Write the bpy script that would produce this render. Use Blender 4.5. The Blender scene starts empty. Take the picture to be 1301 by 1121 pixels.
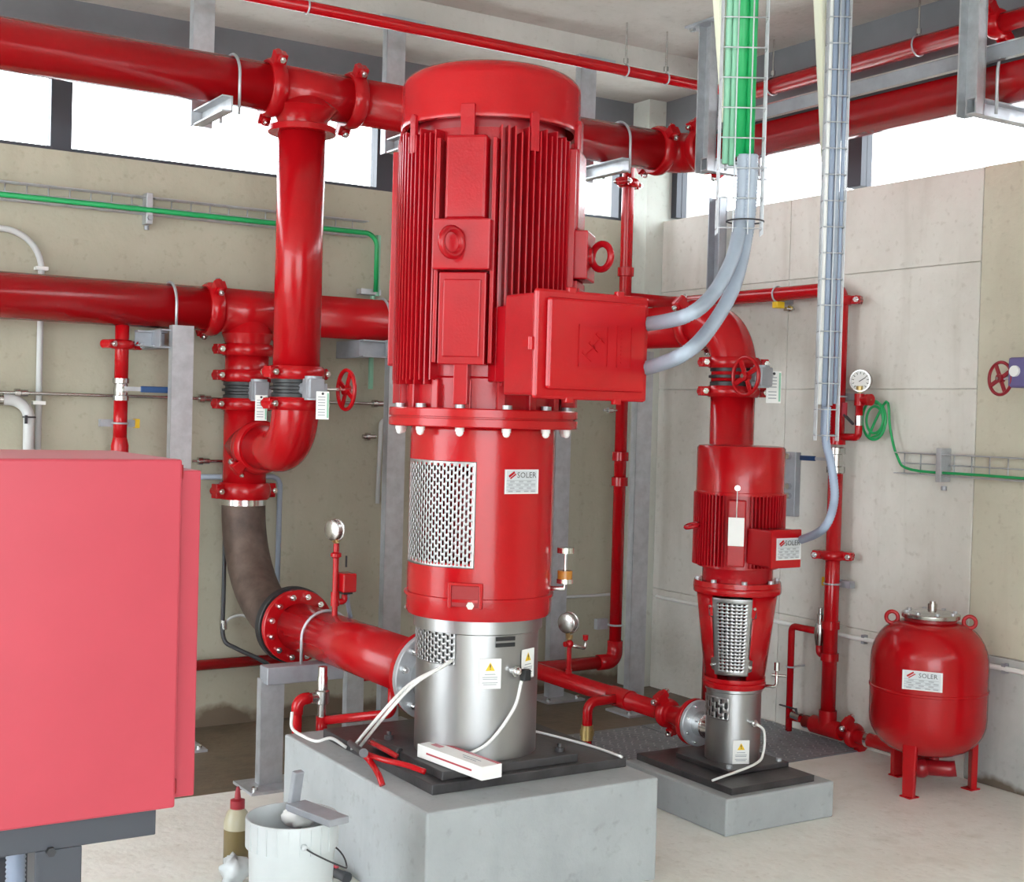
import bpy, math, random
from mathutils import Vector as V, Matrix
random.seed(7)
D = bpy.data; S = bpy.context.scene; COL = S.collection
R = math.radians
# ------------------------------------------------------------------ camera
CAMZ = 1.65; F = 1692.9; CX, CY = 650.5, 560.5
yaw, pitch, roll = R(32.321), R(-1.1625), R(1.559)
fw = V((math.sin(yaw)*math.cos(pitch), math.cos(yaw)*math.cos(pitch), math.sin(pitch)))
rt = V((math.cos(yaw), -math.sin(yaw), 0)); up = rt.cross(fw)
rt, up = rt*math.cos(roll)+up*math.sin(roll), up*math.cos(roll)-rt*math.sin(roll)
C0 = V((0, 0, CAMZ))
cam = D.objects.new('camera', D.cameras.new('camera')); COL.objects.link(cam)
cam.matrix_world = Matrix(((rt.x, up.x, -fw.x, 0), (rt.y, up.y, -fw.y, 0), (rt.z, up.z, -fw.z, CAMZ), (0, 0, 0, 1)))
cam.data.sensor_fit = 'HORIZONTAL'; cam.data.sensor_width = 36; cam.data.lens = 36*F/1301
cam.data.clip_start = .05; cam.data.clip_end = 200
S.camera = cam
# ------------------------------------------------------------------ light
w = D.worlds.new('overcast_sky'); S.world = w; w.use_nodes = True
bg = w.node_tree.nodes['Background']; bg.inputs[0].default_value = (.88, .95, 1, 1); bg.inputs[1].default_value = 5.0
S.view_settings.view_transform = 'Standard'; S.view_settings.look = 'None'
S.view_settings.gamma = 1; S.view_settings.use_curve_mapping = False; S.view_settings.exposure = 0.74

# ------------------------------------------------------------------ pixel helpers (a pixel is a direction; the plane it lies on gives the distance)
def ray(px, py): return fw + rt*((px-CX)/F) - up*((py-CY)/F)
def at(px, py, d): return C0 + ray(px, py)*d
def H(px, py, **k):
    ax = 'xyz'.index(list(k)[0]); r = ray(px, py)
    return C0 + r*((list(k.values())[0]-C0[ax])/r[ax])
def proj(p):
    q = V(p)-C0; z = q.dot(fw); return CX+F*q.dot(rt)/z, CY-F*q.dot(up)/z, z
def zax(py, X, Y):
    lo, hi = -3., 6.
    for _ in range(50):
        m = (lo+hi)/2
        if proj((X, Y, m))[1] > py: lo = m
        else: hi = m
    return lo

# ------------------------------------------------------------------ materials
MAT = {}
def mat(name, col, rough=.5, metal=0., coat=0., var=0., vscale=8., bump=0., bscale=60., col2=None, stretch=None, spec=.5):
    m = D.materials.new(name); m.use_nodes = True; nt = m.node_tree; N = nt.nodes; L = nt.links
    b = N['Principled BSDF']
    b.inputs['Base Color'].default_value = (*col, 1); b.inputs['Roughness'].default_value = rough
    b.inputs['Metallic'].default_value = metal; b.inputs['Coat Weight'].default_value = coat
    b.inputs['Coat Roughness'].default_value = .08; b.inputs['Specular IOR Level'].default_value = spec
    tc = N.new('ShaderNodeTexCoord')
    src = tc.outputs['Object']
    if stretch:
        mp = N.new('ShaderNodeMapping'); mp.inputs['Scale'].default_value = stretch
        L.new(src, mp.inputs[0]); src = mp.outputs[0]
    if var or col2:
        n = N.new('ShaderNodeTexNoise'); n.inputs['Scale'].default_value = vscale; n.inputs['Detail'].default_value = 6
        n.inputs['Roughness'].default_value = .62
        L.new(src, n.inputs['Vector'])
        cr = N.new('ShaderNodeValToRGB')
        c2 = col2 or tuple(c*(1-var) for c in col)
        cr.color_ramp.elements[0].color = (*c2, 1); cr.color_ramp.elements[1].color = (*col, 1)
        cr.color_ramp.elements[0].position = .32; cr.color_ramp.elements[1].position = .66
        L.new(n.outputs['Fac'], cr.inputs[0]); L.new(cr.outputs[0], b.inputs['Base Color'])
    if bump:
        n2 = N.new('ShaderNodeTexNoise'); n2.inputs['Scale'].default_value = bscale; n2.inputs['Detail'].default_value = 4
        L.new(src, n2.inputs['Vector'])
        bp = N.new('ShaderNodeBump'); bp.inputs['Strength'].default_value = bump; bp.inputs['Distance'].default_value = .01
        L.new(n2.outputs['Fac'], bp.inputs['Height']); L.new(bp.outputs[0], b.inputs['Normal'])
    MAT[name] = m; return m
def concrete(name, a, b2, stain, low=None, rough=.8):
    """two-tone concrete: broad blotches, vertical runs, pores; 'low' adds a ragged damp tide-mark near the floor"""
    m = D.materials.new(name); m.use_nodes = True; nt = m.node_tree; N = nt.nodes; L = nt.links
    bs = N['Principled BSDF']; bs.inputs['Roughness'].default_value = rough; bs.inputs['Specular IOR Level'].default_value = .3
    tc = N.new('ShaderNodeNewGeometry')
    n1 = N.new('ShaderNodeTexNoise'); n1.inputs['Scale'].default_value = 1.7; n1.inputs['Detail'].default_value = 8; n1.inputs['Roughness'].default_value = .65
    L.new(tc.outputs['Position'], n1.inputs['Vector'])
    r1 = N.new('ShaderNodeValToRGB'); r1.color_ramp.elements[0].color = (*b2, 1); r1.color_ramp.elements[1].color = (*a, 1)
    r1.color_ramp.elements[0].position = .35; r1.color_ramp.elements[1].position = .62
    L.new(n1.outputs['Fac'], r1.inputs[0])
    mp = N.new('ShaderNodeMapping'); mp.inputs['Scale'].default_value = (7, 7, .8); L.new(tc.outputs['Position'], mp.inputs[0])
    n2 = N.new('ShaderNodeTexNoise'); n2.inputs['Scale'].default_value = 1.2; n2.inputs['Detail'].default_value = 5; L.new(mp.outputs[0], n2.inputs['Vector'])
    r2 = N.new('ShaderNodeValToRGB'); r2.color_ramp.elements[0].position = .55; r2.color_ramp.elements[1].position = .8
    r2.color_ramp.elements[0].color = (0, 0, 0, 1); r2.color_ramp.elements[1].color = (.55, .55, .55, 1)
    L.new(n2.outputs['Fac'], r2.inputs[0])
    mx = N.new('ShaderNodeMixRGB'); mx.inputs[2].default_value = (*stain, 1)
    L.new(r2.outputs[0], mx.inputs[0]); L.new(r1.outputs[0], mx.inputs[1]); out = mx.outputs[0]
    v = N.new('ShaderNodeTexNoise'); v.inputs['Scale'].default_value = 28; v.inputs['Detail'].default_value = 3; L.new(tc.outputs['Position'], v.inputs['Vector'])
    r3 = N.new('ShaderNodeValToRGB'); r3.color_ramp.elements[0].position = .24; r3.color_ramp.elements[1].position = .4
    r3.color_ramp.elements[0].color = (.86, .85, .83, 1); r3.color_ramp.elements[1].color = (1, 1, 1, 1); L.new(v.outputs['Fac'], r3.inputs[0])
    m2 = N.new('ShaderNodeMixRGB'); m2.blend_type = 'MULTIPLY'; m2.inputs[0].default_value = 1
    L.new(out, m2.inputs[1]); L.new(r3.outputs[0], m2.inputs[2]); out = m2.outputs[0]
    if low:
        col, hgt = low
        sp = N.new('ShaderNodeSeparateXYZ'); L.new(tc.outputs['Position'], sp.inputs[0])
        n4 = N.new('ShaderNodeTexNoise'); n4.inputs['Scale'].default_value = 3.1; n4.inputs['Detail'].default_value = 7; L.new(tc.outputs['Position'], n4.inputs['Vector'])
        ad = N.new('ShaderNodeMath'); ad.operation = 'MULTIPLY_ADD'; ad.inputs[1].default_value = -hgt*4; L.new(n4.outputs['Fac'], ad.inputs[0]); L.new(sp.outputs[2], ad.inputs[2])
        mr = N.new('ShaderNodeMapRange'); mr.inputs[1].default_value = -hgt*1.25; mr.inputs[2].default_value = -hgt*1.75; L.new(ad.outputs[0], mr.inputs[0])
        m3 = N.new('ShaderNodeMixRGB'); m3.inputs[2].default_value = (*col, 1); L.new(mr.outputs[0], m3.inputs[0]); L.new(out, m3.inputs[1]); out = m3.outputs[0]
    L.new(out, bs.inputs['Base Color'])
    bp = N.new('ShaderNodeBump'); bp.inputs['Strength'].default_value = .25; bp.inputs['Distance'].default_value = .01
    L.new(v.outputs['Fac'], bp.inputs['Height']); L.new(bp.outputs[0], bs.inputs['Normal'])
    MAT[name] = m; return m
concrete('wall_beige', (.45, .425, .335), (.40, .375, .29), (.355, .33, .255), low=((.16, .12, .085), .09))
concrete('wall_grey', (.72, .70, .65), (.62, .595, .54), (.49, .46, .40))
concrete('wall_grey_low', (.52, .52, .50), (.42, .425, .415), (.30, .30, .29), low=((.14, .11, .085), .06))
concrete('wall_smooth', (.60, .57, .46), (.54, .505, .40), (.49, .45, .35))
concrete('pillar_c', (.64, .67, .61), (.57, .59, .54), (.50, .52, .46))
concrete('ceiling_c', (.56, .54, .51), (.47, .45, .42), (.42, .40, .375))
concrete('floor_c', (.89, .90, .85), (.80, .79, .725), (.66, .64, .56), rough=.45)
concrete('channel_c', (.20, .155, .105), (.115, .09, .065), (.08, .065, .05), rough=.45)
concrete('plinth_c', (.42, .445, .455), (.34, .36, .37), (.30, .32, .325), rough=.75)
mat('red', (.45, .004, .008), .22, coat=.12, var=.12, vscale=5, bump=.06, bscale=90, spec=.35)
mat('red_motor', (.41, .004, .010), .27, coat=.1, var=.15, vscale=7, bump=.08, bscale=120, spec=.35)
mat('red_cab', (.47, .05, .075), .36, coat=.0, var=.08, vscale=3, spec=.4)
mat('red_dark', (.30, .006, .012), .35, coat=.2)
mat('galv', (.56, .58, .61), .42, metal=.55, var=.22, vscale=14, bump=.05)
mat('galv_dull', (.40, .42, .46), .5, metal=.4, var=.2, vscale=9)
mat('steel', (.62, .61, .59), .27, metal=1, var=.12, vscale=3, stretch=(1, 1, .15))
mat('stainless', (.44, .44, .45), .36, metal=1, var=.14, vscale=4, stretch=(1, 1, .2), bump=.02, bscale=200)
mat('chrome', (.75, .75, .74), .2, metal=1)
mat('rust', (.15, .105, .085), .55, metal=.35, var=.4, vscale=9, col2=(.075, .05, .042), bump=.1)
mat('black', (.015, .015, .017), .45)
mat('dark', (.05, .052, .058), .5)
mat('frame_dark', (.06, .065, .08), .45, metal=.2)
mat('lintel', (.16, .165, .18), .6, var=.2, vscale=3)
mat('plate_dark', (.10, .095, .10), .42, metal=.5, var=.45, vscale=7, bump=.08)
mat('tread', (.34, .37, .40), .5, metal=.45, var=.3, vscale=6)
mat('white', (.82, .82, .80), .4)
mat('cream', (.80, .80, .66), .45)
mat('bucket_w', (.58, .62, .63), .38, var=.1, vscale=6)
mat('paper', (.85, .85, .83), .6)
mat('print_grey', (.35, .37, .40), .6)
mat('ink', (.03, .03, .035), .6)
mat('label_silver', (.62, .65, .68), .4, metal=.3)
mat('yellow', (.85, .55, .02), .45)
mat('blue', (.02, .07, .2), .4)
mat('green', (.01, .34, .10), .4)
mat('green_pale', (.24, .52, .36), .4)
mat('conduit', (.34, .39, .47), .38, var=.1, vscale=10)
mat('conduit_dull', (.55, .56, .56), .5)
mat('flex_blue', (.30, .36, .48), .4)
mat('brass', (.55, .42, .18), .35, metal=.8)
mat('violet_grey', (.12, .10, .25), .4)
mat('amber', (.45, .18, .03), .2)
mat('oil', (.16, .12, .05), .25)
mat('oil_pale', (.40, .37, .26), .3)
mat('cap_red', (.28, .01, .02), .4)
g = D.materials.new('glass'); g.use_nodes = True; nt = g.node_tree; nt.nodes.clear()
o_ = nt.nodes.new('ShaderNodeOutputMaterial'); t_ = nt.nodes.new('ShaderNodeBsdfTransparent'); gl = nt.nodes.new('ShaderNodeBsdfGlossy')
gl.inputs['Roughness'].default_value = .02; fr = nt.nodes.new('ShaderNodeValue'); fr.outputs[0].default_value = .04; mxs = nt.nodes.new('ShaderNodeMixShader')
nt.links.new(fr.outputs[0], mxs.inputs[0]); nt.links.new(t_.outputs[0], mxs.inputs[1]); nt.links.new(gl.outputs[0], mxs.inputs[2]); nt.links.new(mxs.outputs[0], o_.inputs[0])
MAT['glass'] = g

# ------------------------------------------------------------------ mesh builder
def perp(a):
    a = V(a).normalized(); t = V((0, 0, 1)) if abs(a.z) < .9 else V((1, 0, 0))
    u = t.cross(a).normalized(); return a, u, a.cross(u)
class MB:
    def __init__(s): s.v = []; s.f = []; s.s = []
    def add(s, vs, fs, sm=False):
        o = len(s.v); s.v += [V(x) for x in vs]; s.f += [tuple(i+o for i in q) for q in fs]; s.s += [sm]*len(fs) if isinstance(sm, bool) else sm
        return s
    def obox(s, c, sz, ux=(1, 0, 0), uy=(0, 1, 0), uz=(0, 0, 1)):
        c = V(c); ux, uy, uz = V(ux)*sz[0]/2, V(uy)*sz[1]/2, V(uz)*sz[2]/2
        vs = [c+ux*i+uy*j+uz*k for k in (-1, 1) for j in (-1, 1) for i in (-1, 1)]
        return s.add(vs, [(0, 2, 3, 1), (4, 5, 7, 6), (0, 1, 5, 4), (2, 6, 7, 3), (0, 4, 6, 2), (1, 3, 7, 5)])
    def box(s, lo, hi):
        lo, hi = V(lo), V(hi); return s.obox((lo+hi)/2, hi-lo)
    def lathe(s, o, axis, prof, seg=32, a0=0, a1=360, ref=None):
        a, u, v = perp(axis); o = V(o)
        if ref is not None:
            u = (V(ref)-a*V(ref).dot(a)).normalized(); v = a.cross(u)
        full = abs(a1-a0) >= 359.9; n = seg if full else seg+1
        cs = [(math.cos(R(a0+(a1-a0)*i/seg)), math.sin(R(a0+(a1-a0)*i/seg))) for i in range(n)]
        def ring(r, h): return [o+a*h+(u*c+v*d)*r for c, d in cs]
        prev = None
        for k in range(len(prof)-1):
            (r0, h0), (r1, h1) = prof[k], prof[k+1]
            d = V((r1-r0, h1-h0))
            if d.length < 1e-7: continue
            d.normalize()
            smooth = prev is not None and prev[0].dot(d) > .75
            if smooth: i0 = prev[1]
            else: i0 = len(s.v); s.v += ring(r0, h0)
            i1 = len(s.v); s.v += ring(r1, h1)
            for i in range(seg):
                j = (i+1) % n; q = [i0+i, i0+j, i1+j, i1+i]
                if r0 < 1e-6: q = [i0+i, i1+j, i1+i]
                elif r1 < 1e-6: q = [i0+i, i0+j, i1+i]
                s.f.append(tuple(q)); s.s.append(True)
            prev = (d, i1)
        return s
    def cyl(s, p0, p1, r0, r1=None, seg=20):
        p0, p1 = V(p0), V(p1); r1 = r0 if r1 is None else r1; h = (p1-p0).length
        return s.lathe(p0, p1-p0, [(0, 0), (r0, 0), (r1, h), (0, h)], seg)
    def tube(s, path, r, seg=14, closed=False, caps=True):
        P = [V(p) for p in path]; n = len(P); u = None; base = len(s.v)
        for i in range(n):
            if closed: t = P[(i+1) % n]-P[i-1]
            else: t = P[min(i+1, n-1)]-P[max(i-1, 0)]
            t.normalize()
            if u is None: u = perp(t)[1]
            else: u = (u-t*u.dot(t)).normalized()
            v = t.cross(u); rr = r(i/(n-1)) if callable(r) else r
            s.v += [P[i]+(u*math.cos(2*math.pi*k/seg)+v*math.sin(2*math.pi*k/seg))*rr for k in range(seg)]
        for i in range(n if closed else n-1):
            a = base+i*seg; b = base+((i+1) % n)*seg
            for k in range(seg):
                k2 = (k+1) % seg; s.f.append((a+k, a+k2, b+k2, b+k)); s.s.append(True)
        if caps and not closed:
            s.f.append(tuple(base+k for k in reversed(range(seg)))); s.s.append(False)
            s.f.append(tuple(base+(n-1)*seg+k for k in range(seg))); s.s.append(False)
        return s
    def torus(s, c, axis, rad, r, n=40, seg=10, a0=0, a1=360, ref=None):
        a, u, v = perp(axis); c = V(c)
        if ref is not None:
            u = (V(ref)-a*V(ref).dot(a)).normalized(); v = a.cross(u)
        full = abs(a1-a0) >= 359.9; m = n if full else n+1
        return s.tube([c+(u*math.cos(R(a0+(a1-a0)*i/n))+v*math.sin(R(a0+(a1-a0)*i/n)))*rad for i in range(m)], r, seg, closed=full)
    def sphere(s, c, r, n=16):
        return s.lathe(c, (0, 0, 1), [(r*math.sin(math.pi*i/(n//2)), -r*math.cos(math.pi*i/(n//2))) for i in range(n//2+1)], n)
    def hexbolt(s, p, ax, r, h): return s.cyl(p, V(p)+V(ax).normalized()*h, r, seg=6)
    def prism(s, pts, d):
        n = len(pts); d = V(d); vs = [V(p) for p in pts]+[V(p)+d for p in pts]
        return s.add(vs, [tuple(reversed(range(n))), tuple(range(n, 2*n))]+[(i, (i+1) % n, (i+1) % n+n, i+n) for i in range(n)])
def bend(pts, rad, n=10):
    P = [V(p) for p in pts]; out = [P[0]]
    for i in range(1, len(P)-1):
        r = rad[i-1] if isinstance(rad, (list, tuple)) else rad
        a = (P[i-1]-P[i]).normalized(); b = (P[i+1]-P[i]).normalized(); ang = a.angle(b)
        if ang > 3.1: out.append(P[i]); continue
        t = r/math.tan(ang/2); cdir = (a+b).normalized(); c = P[i]+cdir*(r/math.sin(ang/2))
        p0 = P[i]+a*t-c; p1 = P[i]+b*t-c
        for k in range(n+1):
            f = k/n; th = p0.angle(p1)
            out.append(c+(p0*math.sin((1-f)*th)+p1*math.sin(f*th))/math.sin(th))
    return out+[P[-1]]
def catmull(pts, n=8):
    P = [V(p) for p in pts]; P = [2*P[0]-P[1]]+P+[2*P[-1]-P[-2]]; out = []
    for i in range(1, len(P)-2):
        for k in range(n):
            t = k/n; a, b, c, d = P[i-1:i+3]
            out.append(.5*((2*b)+(c-a)*t+(2*a-5*b+4*c-d)*t*t+(3*b-a-3*c+d)*t**3))
    return out+[P[-2]]
# ------------------------------------------------------------------ objects
ROOT = {}
def mesh(mb, m, off):
    me = D.meshes.new('m'); me.from_pydata([v-off for v in mb.v], [], mb.f); me.polygons.foreach_set('use_smooth', mb.s)
    me.materials.append(MAT[m]); me.update(); return me
def mkobj(name, mb, m, off, bevel=0, solid=0):
    o = D.objects.new(name, mesh(mb, m, off)); o.data.name = name; COL.objects.link(o)
    if solid:
        md = o.modifiers.new('t', 'SOLIDIFY'); md.thickness = solid; md.offset = 0
    if bevel:
        md = o.modifiers.new('b', 'BEVEL'); md.width = bevel; md.segments = 2; md.limit_method = 'ANGLE'; md.angle_limit = R(40)
    return o
def thing(name, label, cat, loc, group=None):
    o = D.objects.new(name, None); COL.objects.link(o); o.location = loc; o.empty_display_size = .05
    o['label'] = label; o['category'] = cat
    if group: o['group'] = group
    ROOT[o.name] = V(loc); return o
def part(name, mb, m, parent, bevel=0, label=None, kind=None, solid=0):
    off = ROOT[parent.name]; o = mkobj(name, mb, m, off, bevel, solid); o.parent = parent; ROOT[o.name] = off
    if label: o['label'] = label
    if kind: o['kind'] = kind
    return o
def base_of(mb):
    xs, ys, zs = zip(*mb.v); return V(((min(xs)+max(xs))/2, (min(ys)+max(ys))/2, min(zs)))
def solo(name, mb, m, label, cat, group=None, bevel=0, kind=None, solid=0):
    off = base_of(mb); o = mkobj(name, mb, m, off, bevel, solid); o.location = off; o['label'] = label; o['category'] = cat
    if group: o['group'] = group
    if kind: o['kind'] = kind
    ROOT[o.name] = off; return o
def struct(name, mb, m, label=None, bevel=0):
    o = mkobj(name, mb, m, V((0, 0, 0)), bevel); o['kind'] = 'structure'; ROOT[o.name] = V((0, 0, 0))
    if label: o['label'] = label
    return o
def text_mesh(body, size, c, ux, uy, mb, depth=.0006):
    cu = D.curves.new('txt', 'FONT'); cu.body = body; cu.size = size; cu.align_x = 'CENTER'; cu.align_y = 'CENTER'; cu.resolution_u = 2
    ob = D.objects.new('txt', cu); COL.objects.link(ob); dg = bpy.context.evaluated_depsgraph_get(); dg.update()
    me = D.meshes.new_from_object(ob.evaluated_get(dg)); c, ux, uy = V(c), V(ux), V(uy)
    mb.add([c+ux*v.co.x+uy*v.co.y for v in me.vertices], [tuple(p.vertices) for p in me.polygons])
    D.objects.remove(ob); D.meshes.remove(me)
X, Y, Z = V((1, 0, 0)), V((0, 1, 0)), V((0, 0, 1))
YW, XW, ZC, ZS = 6.63, 5.15, 3.59, 2.86      # back wall, right wall, low ceiling, window sill
RP = .1095                                    # DN200 pipe radius

# =================================================================== THE ROOM
struct('floor', MB().box((-3.2, -2.2, -.15), (5.6, 5.42, 0)), 'floor_c', 'pale grey-beige concrete floor')
struct('floor_channel', MB().box((-3.2, 5.42, -.15), (5.6, 7.1, -.012)), 'channel_c', 'damp brown concrete channel along the back wall')
ch = ZC
cl = struct('ceiling', MB().box((-3.2, 5.93, ch), (5.9, 7.1, 3.95)), 'ceiling_c', 'raw concrete ceiling with a step')
part('upper_slab', MB().box((-3.2, -2.2, 3.70), (5.9, 5.93, 3.95)), 'ceiling_c', cl)
wb = struct('wall_back', MB().box((-3.2, YW, -.1), (5.02, YW+.3, ZS)), 'wall_beige', 'beige concrete back wall')
struct('wall_corner', MB().box((5.02, 6.47, -.1), (5.5, 7.0, 3.6)), 'pillar_c', 'pale concrete corner pillar')
wr = struct('wall_right', MB().box((XW+.012, -2.2, -.1), (XW+.3, 6.47, ZS-.004)), 'wall_grey', 'grey board-marked concrete right wall with joints')
cols = [(-2.2, 4.10, 'wall_smooth'), (4.10, 5.36, 'wall_grey'), (5.36, 6.47, 'wall_grey')]
rows = [(-.02, .60), (.60, 1.825), (1.825, 2.42), (2.42, ZS)]
for y0, y1, m in cols:
    for z0, z1 in rows:
        mm = 'wall_grey_low' if z0 < 0 and m == 'wall_smooth' else m
        if m == 'wall_smooth' and z0 >= .6: continue
        part('panel', MB().box((XW, y0+.002, z0+.002), (XW+.05, y1-.002, z1-.002)), mm, wr, bevel=.003)
part('panel', MB().box((XW, -2.2, .602), (XW+.05, 4.098, ZS)), 'wall_smooth', wr, bevel=.003)
struct('trim_1', MB().box((-3.2, YW, 3.30), (5.02, YW+.3, ZC)), 'lintel', 'dark grey lintel over the back windows')
struct('trim_2', MB().box((XW, -2.2, 3.30), (XW+.3, 6.47, 3.71)), 'lintel', 'dark grey lintel over the right windows')
def window(n, ax, a, b, w0, label):
    """window pane between a and b along axis ax, frame of dark bars"""
    def bx(mb, p, q, z0, z1, t):
        if ax == 'x': mb.box((p, w0-t, z0), (q, w0+t, z1))
        else: mb.box((w0-t, p, z0), (w0+t, q, z1))
        return mb
    wdw = struct('window_%d' % n, bx(MB(), a, b, ZS, ZS+(.025 if ax == 'x' else .008), .05), 'frame_dark', label)
    part('window_frame', bx(MB(), a, a+.05, ZS+.025, 3.30, .04), 'frame_dark', wdw)
    part('window_frame', bx(MB(), b-.05, b, ZS+.025, 3.30, .04), 'frame_dark', wdw)
    part('window_frame', bx(MB(), a+.05, b-.05, 3.27, 3.30, .04), 'frame_dark', wdw)
    part('pane', bx(MB(), a+.05, b-.05, ZS+.025, 3.27, .003), 'glass', wdw)
m1 = H(76, 140, y=YW+.1).x; m2 = H(485, 215, y=YW+.1).x
edges = [-3.2, -1.6, m1-1.45, m1, m2, 5.02]
edges[2] = max(edges[2], -1.5)
for i in range(5): window(i+1, 'x', edges[i], edges[i+1], YW+.1, 'strip window pane in the back wall')
m3 = H(1092, 210, x=XW+.1).y
ed = [6.47, m3, m3-1.75, m3-3.5, m3-5.2, -2.2]
for i in range(5): window(i+6, 'y', ed[i+1], ed[i], XW+.1, 'strip window pane in the right wall')
# unseen sides of the room: left wall with the same strip of windows, wall behind the camera; wide openings in both shaped for the light they let in
struct('wall_left', MB().box((-3.3, -2.2, -.1), (-3.0, 2.4, 2.86)).box((-3.3, 6.3, -.1), (-3.0, 7.0, 2.86)).box((-3.3, -2.2, 3.30), (-3.0, 7.0, 3.95)), 'wall_smooth')
struct('wall_front', MB().box((1.5, -2.4, -.1), (5.6, -2.1, 2.86)).box((-3.2, -2.4, 3.30), (5.6, -2.1, 3.95)), 'wall_smooth')
struct('ground_outside', MB().box((-30, -30, -.3), (30, 30, -.16)), 'floor_c')

# drain cover plates
def tread(x0, x1, y0, y1, label):
    t = thing('drain_cover', label, 'drain cover', ((x0+x1)/2, (y0+y1)/2, 0))
    part('plate', MB().box((x0, y0, -.012), (x1, y1, .006)), 'tread', t)
    mb = MB(); n = 0; y = y0+.03
    while y < y1-.02:
        x = x0+.03+(.022 if n % 2 else 0); k = 0
        while x < x1-.02:
            a = 1 if (k+n) % 2 else -1
            dx, dy = .014, .014*a; nx, ny = -.004*a, .004
            mb.add([(x-dx, y-dy, .006), (x+nx, y+ny, .0092), (x+dx, y+dy, .006), (x-nx, y-ny, .0092)], [(0, 1, 2), (0, 2, 3)] if a < 0 else [(0, 2, 1), (0, 3, 2)])
            x += .044; k += 1
        y += .034; n += 1
    part('tread_pattern', mb, 'galv', t, kind='stuff')
tread(4.41, XW-.03, 4.68, 5.60, 'grey chequered drain cover plate beside the right wall')
tread(3.62, 4.40, 4.68, 5.60, 'grey chequered drain cover plate behind the small pump')

# =================================================================== PIPE FITTINGS
def coupling(parent, c, axis, r, lug, w=.07, m='red', bm='chrome'):
    a = V(axis).normalized(); l = V(lug).normalized(); b = a.cross(l); c = V(c)
    mb = MB().lathe(c, a, [(r-.004, -w/2), (r+.012, -w/2), (r+.022, -w/3), (r+.026, 0), (r+.022, w/3), (r+.012, w/2), (r-.004, w/2)], 36)
    for s in (-1, 1):
        mb.obox(c+l*s*(r+.035), (w*.85, .06, .05), a, l, b)
        mb.cyl(c+l*s*(r+.045)-b*.035, c+l*s*(r+.045)+b*.035, .022, seg=14)
    o = part('grooved_coupling', mb, m, parent, bevel=.004)
    for s in (-1, 1):
        p = c+l*s*(r+.047)
        part('bolt', MB().cyl(p-b*.055, p+b*.055, .008, seg=8).hexbolt(p+b*.035, b, .015, .014).hexbolt(p-b*.049, b, .015, .014), bm, o)
    return o
def flange(parent, c, axis, Rr, t, nb, m='red', bm='chrome', boltr=None, side=1, rin=0.0, bk=.062):
    a, u, v = perp(axis); c = V(c)
    o = part('flange', MB().lathe(c, a, [(rin, -t/2), (Rr-.003, -t/2), (Rr, -t/2+.003), (Rr, t/2-.003), (Rr-.003, t/2), (rin, t/2)], 48), m, parent)
    for i in range(nb):
        th = 2*math.pi*(i+.5)/nb; p = c+(u*math.cos(th)+v*math.sin(th))*(boltr or Rr*.84)
        br = Rr*bk
        part('bolt', MB().hexbolt(p+a*side*t/2, a*side, br, br*1.2).cyl(p+a*side*(t/2), p+a*side*(t/2+br*2.2), br*.55, seg=8), bm, o)
    return o
def ubolt(parent, c, axis, r, dn, ln, m='galv', th=.007):
    a = V(axis).normalized(); d = V(dn).normalized(); sdir = a.cross(d); c = V(c); rr = r+th
    path = [c+sdir*rr+d*ln]+[c+(sdir*math.cos(R(t))-d*math.sin(R(t)))*rr for t in range(0, 181, 10)]+[c-sdir*rr+d*ln]
    return part('u_bolt', MB().tube(path, th, 8), m, parent)
def nut(parent, p, ax, r=.014): return part('nut', MB().hexbolt(p, ax, r, r), 'chrome', parent)
def channel(mb, p0, p1, wdir, w, d, t=.007):
    """C-channel from p0 to p1; web across wdir, legs along the third direction"""
    p0, p1 = V(p0), V(p1); a = (p1-p0); L = a.length; a.normalize(); wd = V(wdir).normalized(); dd = a.cross(wd).normalized(); c = (p0+p1)/2
    mb.obox(c, (L, w, t), a, wd, dd)
    for s in (-1, 1): mb.obox(c+wd*s*(w/2-t/2)+dd*(d/2), (L, t, d), a, wd, dd)
    return mb
def handwheel(parent, c, axis, Rr, m='red', spokes=4):
    a, u, v = perp(axis); c = V(c); mb = MB().torus(c, a, Rr*.9, Rr*.1, 36, 8)
    for i in range(spokes):
        th = 2*math.pi*(i+.3)/spokes; d = u*math.cos(th)+v*math.sin(th); p = a.cross(d)
        mb.obox(c+d*Rr*.48, (Rr*.86, Rr*.24, Rr*.1), d, p, a)
    mb.cyl(c-a*Rr*.16, c+a*Rr*.16, Rr*.24, seg=16)
    o = part('handwheel', mb, m, parent, bevel=.002)
    part('hub_nut', MB().hexbolt(c+a*Rr*.16, a, Rr*.11, Rr*.1), 'chrome', o); return o
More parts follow.
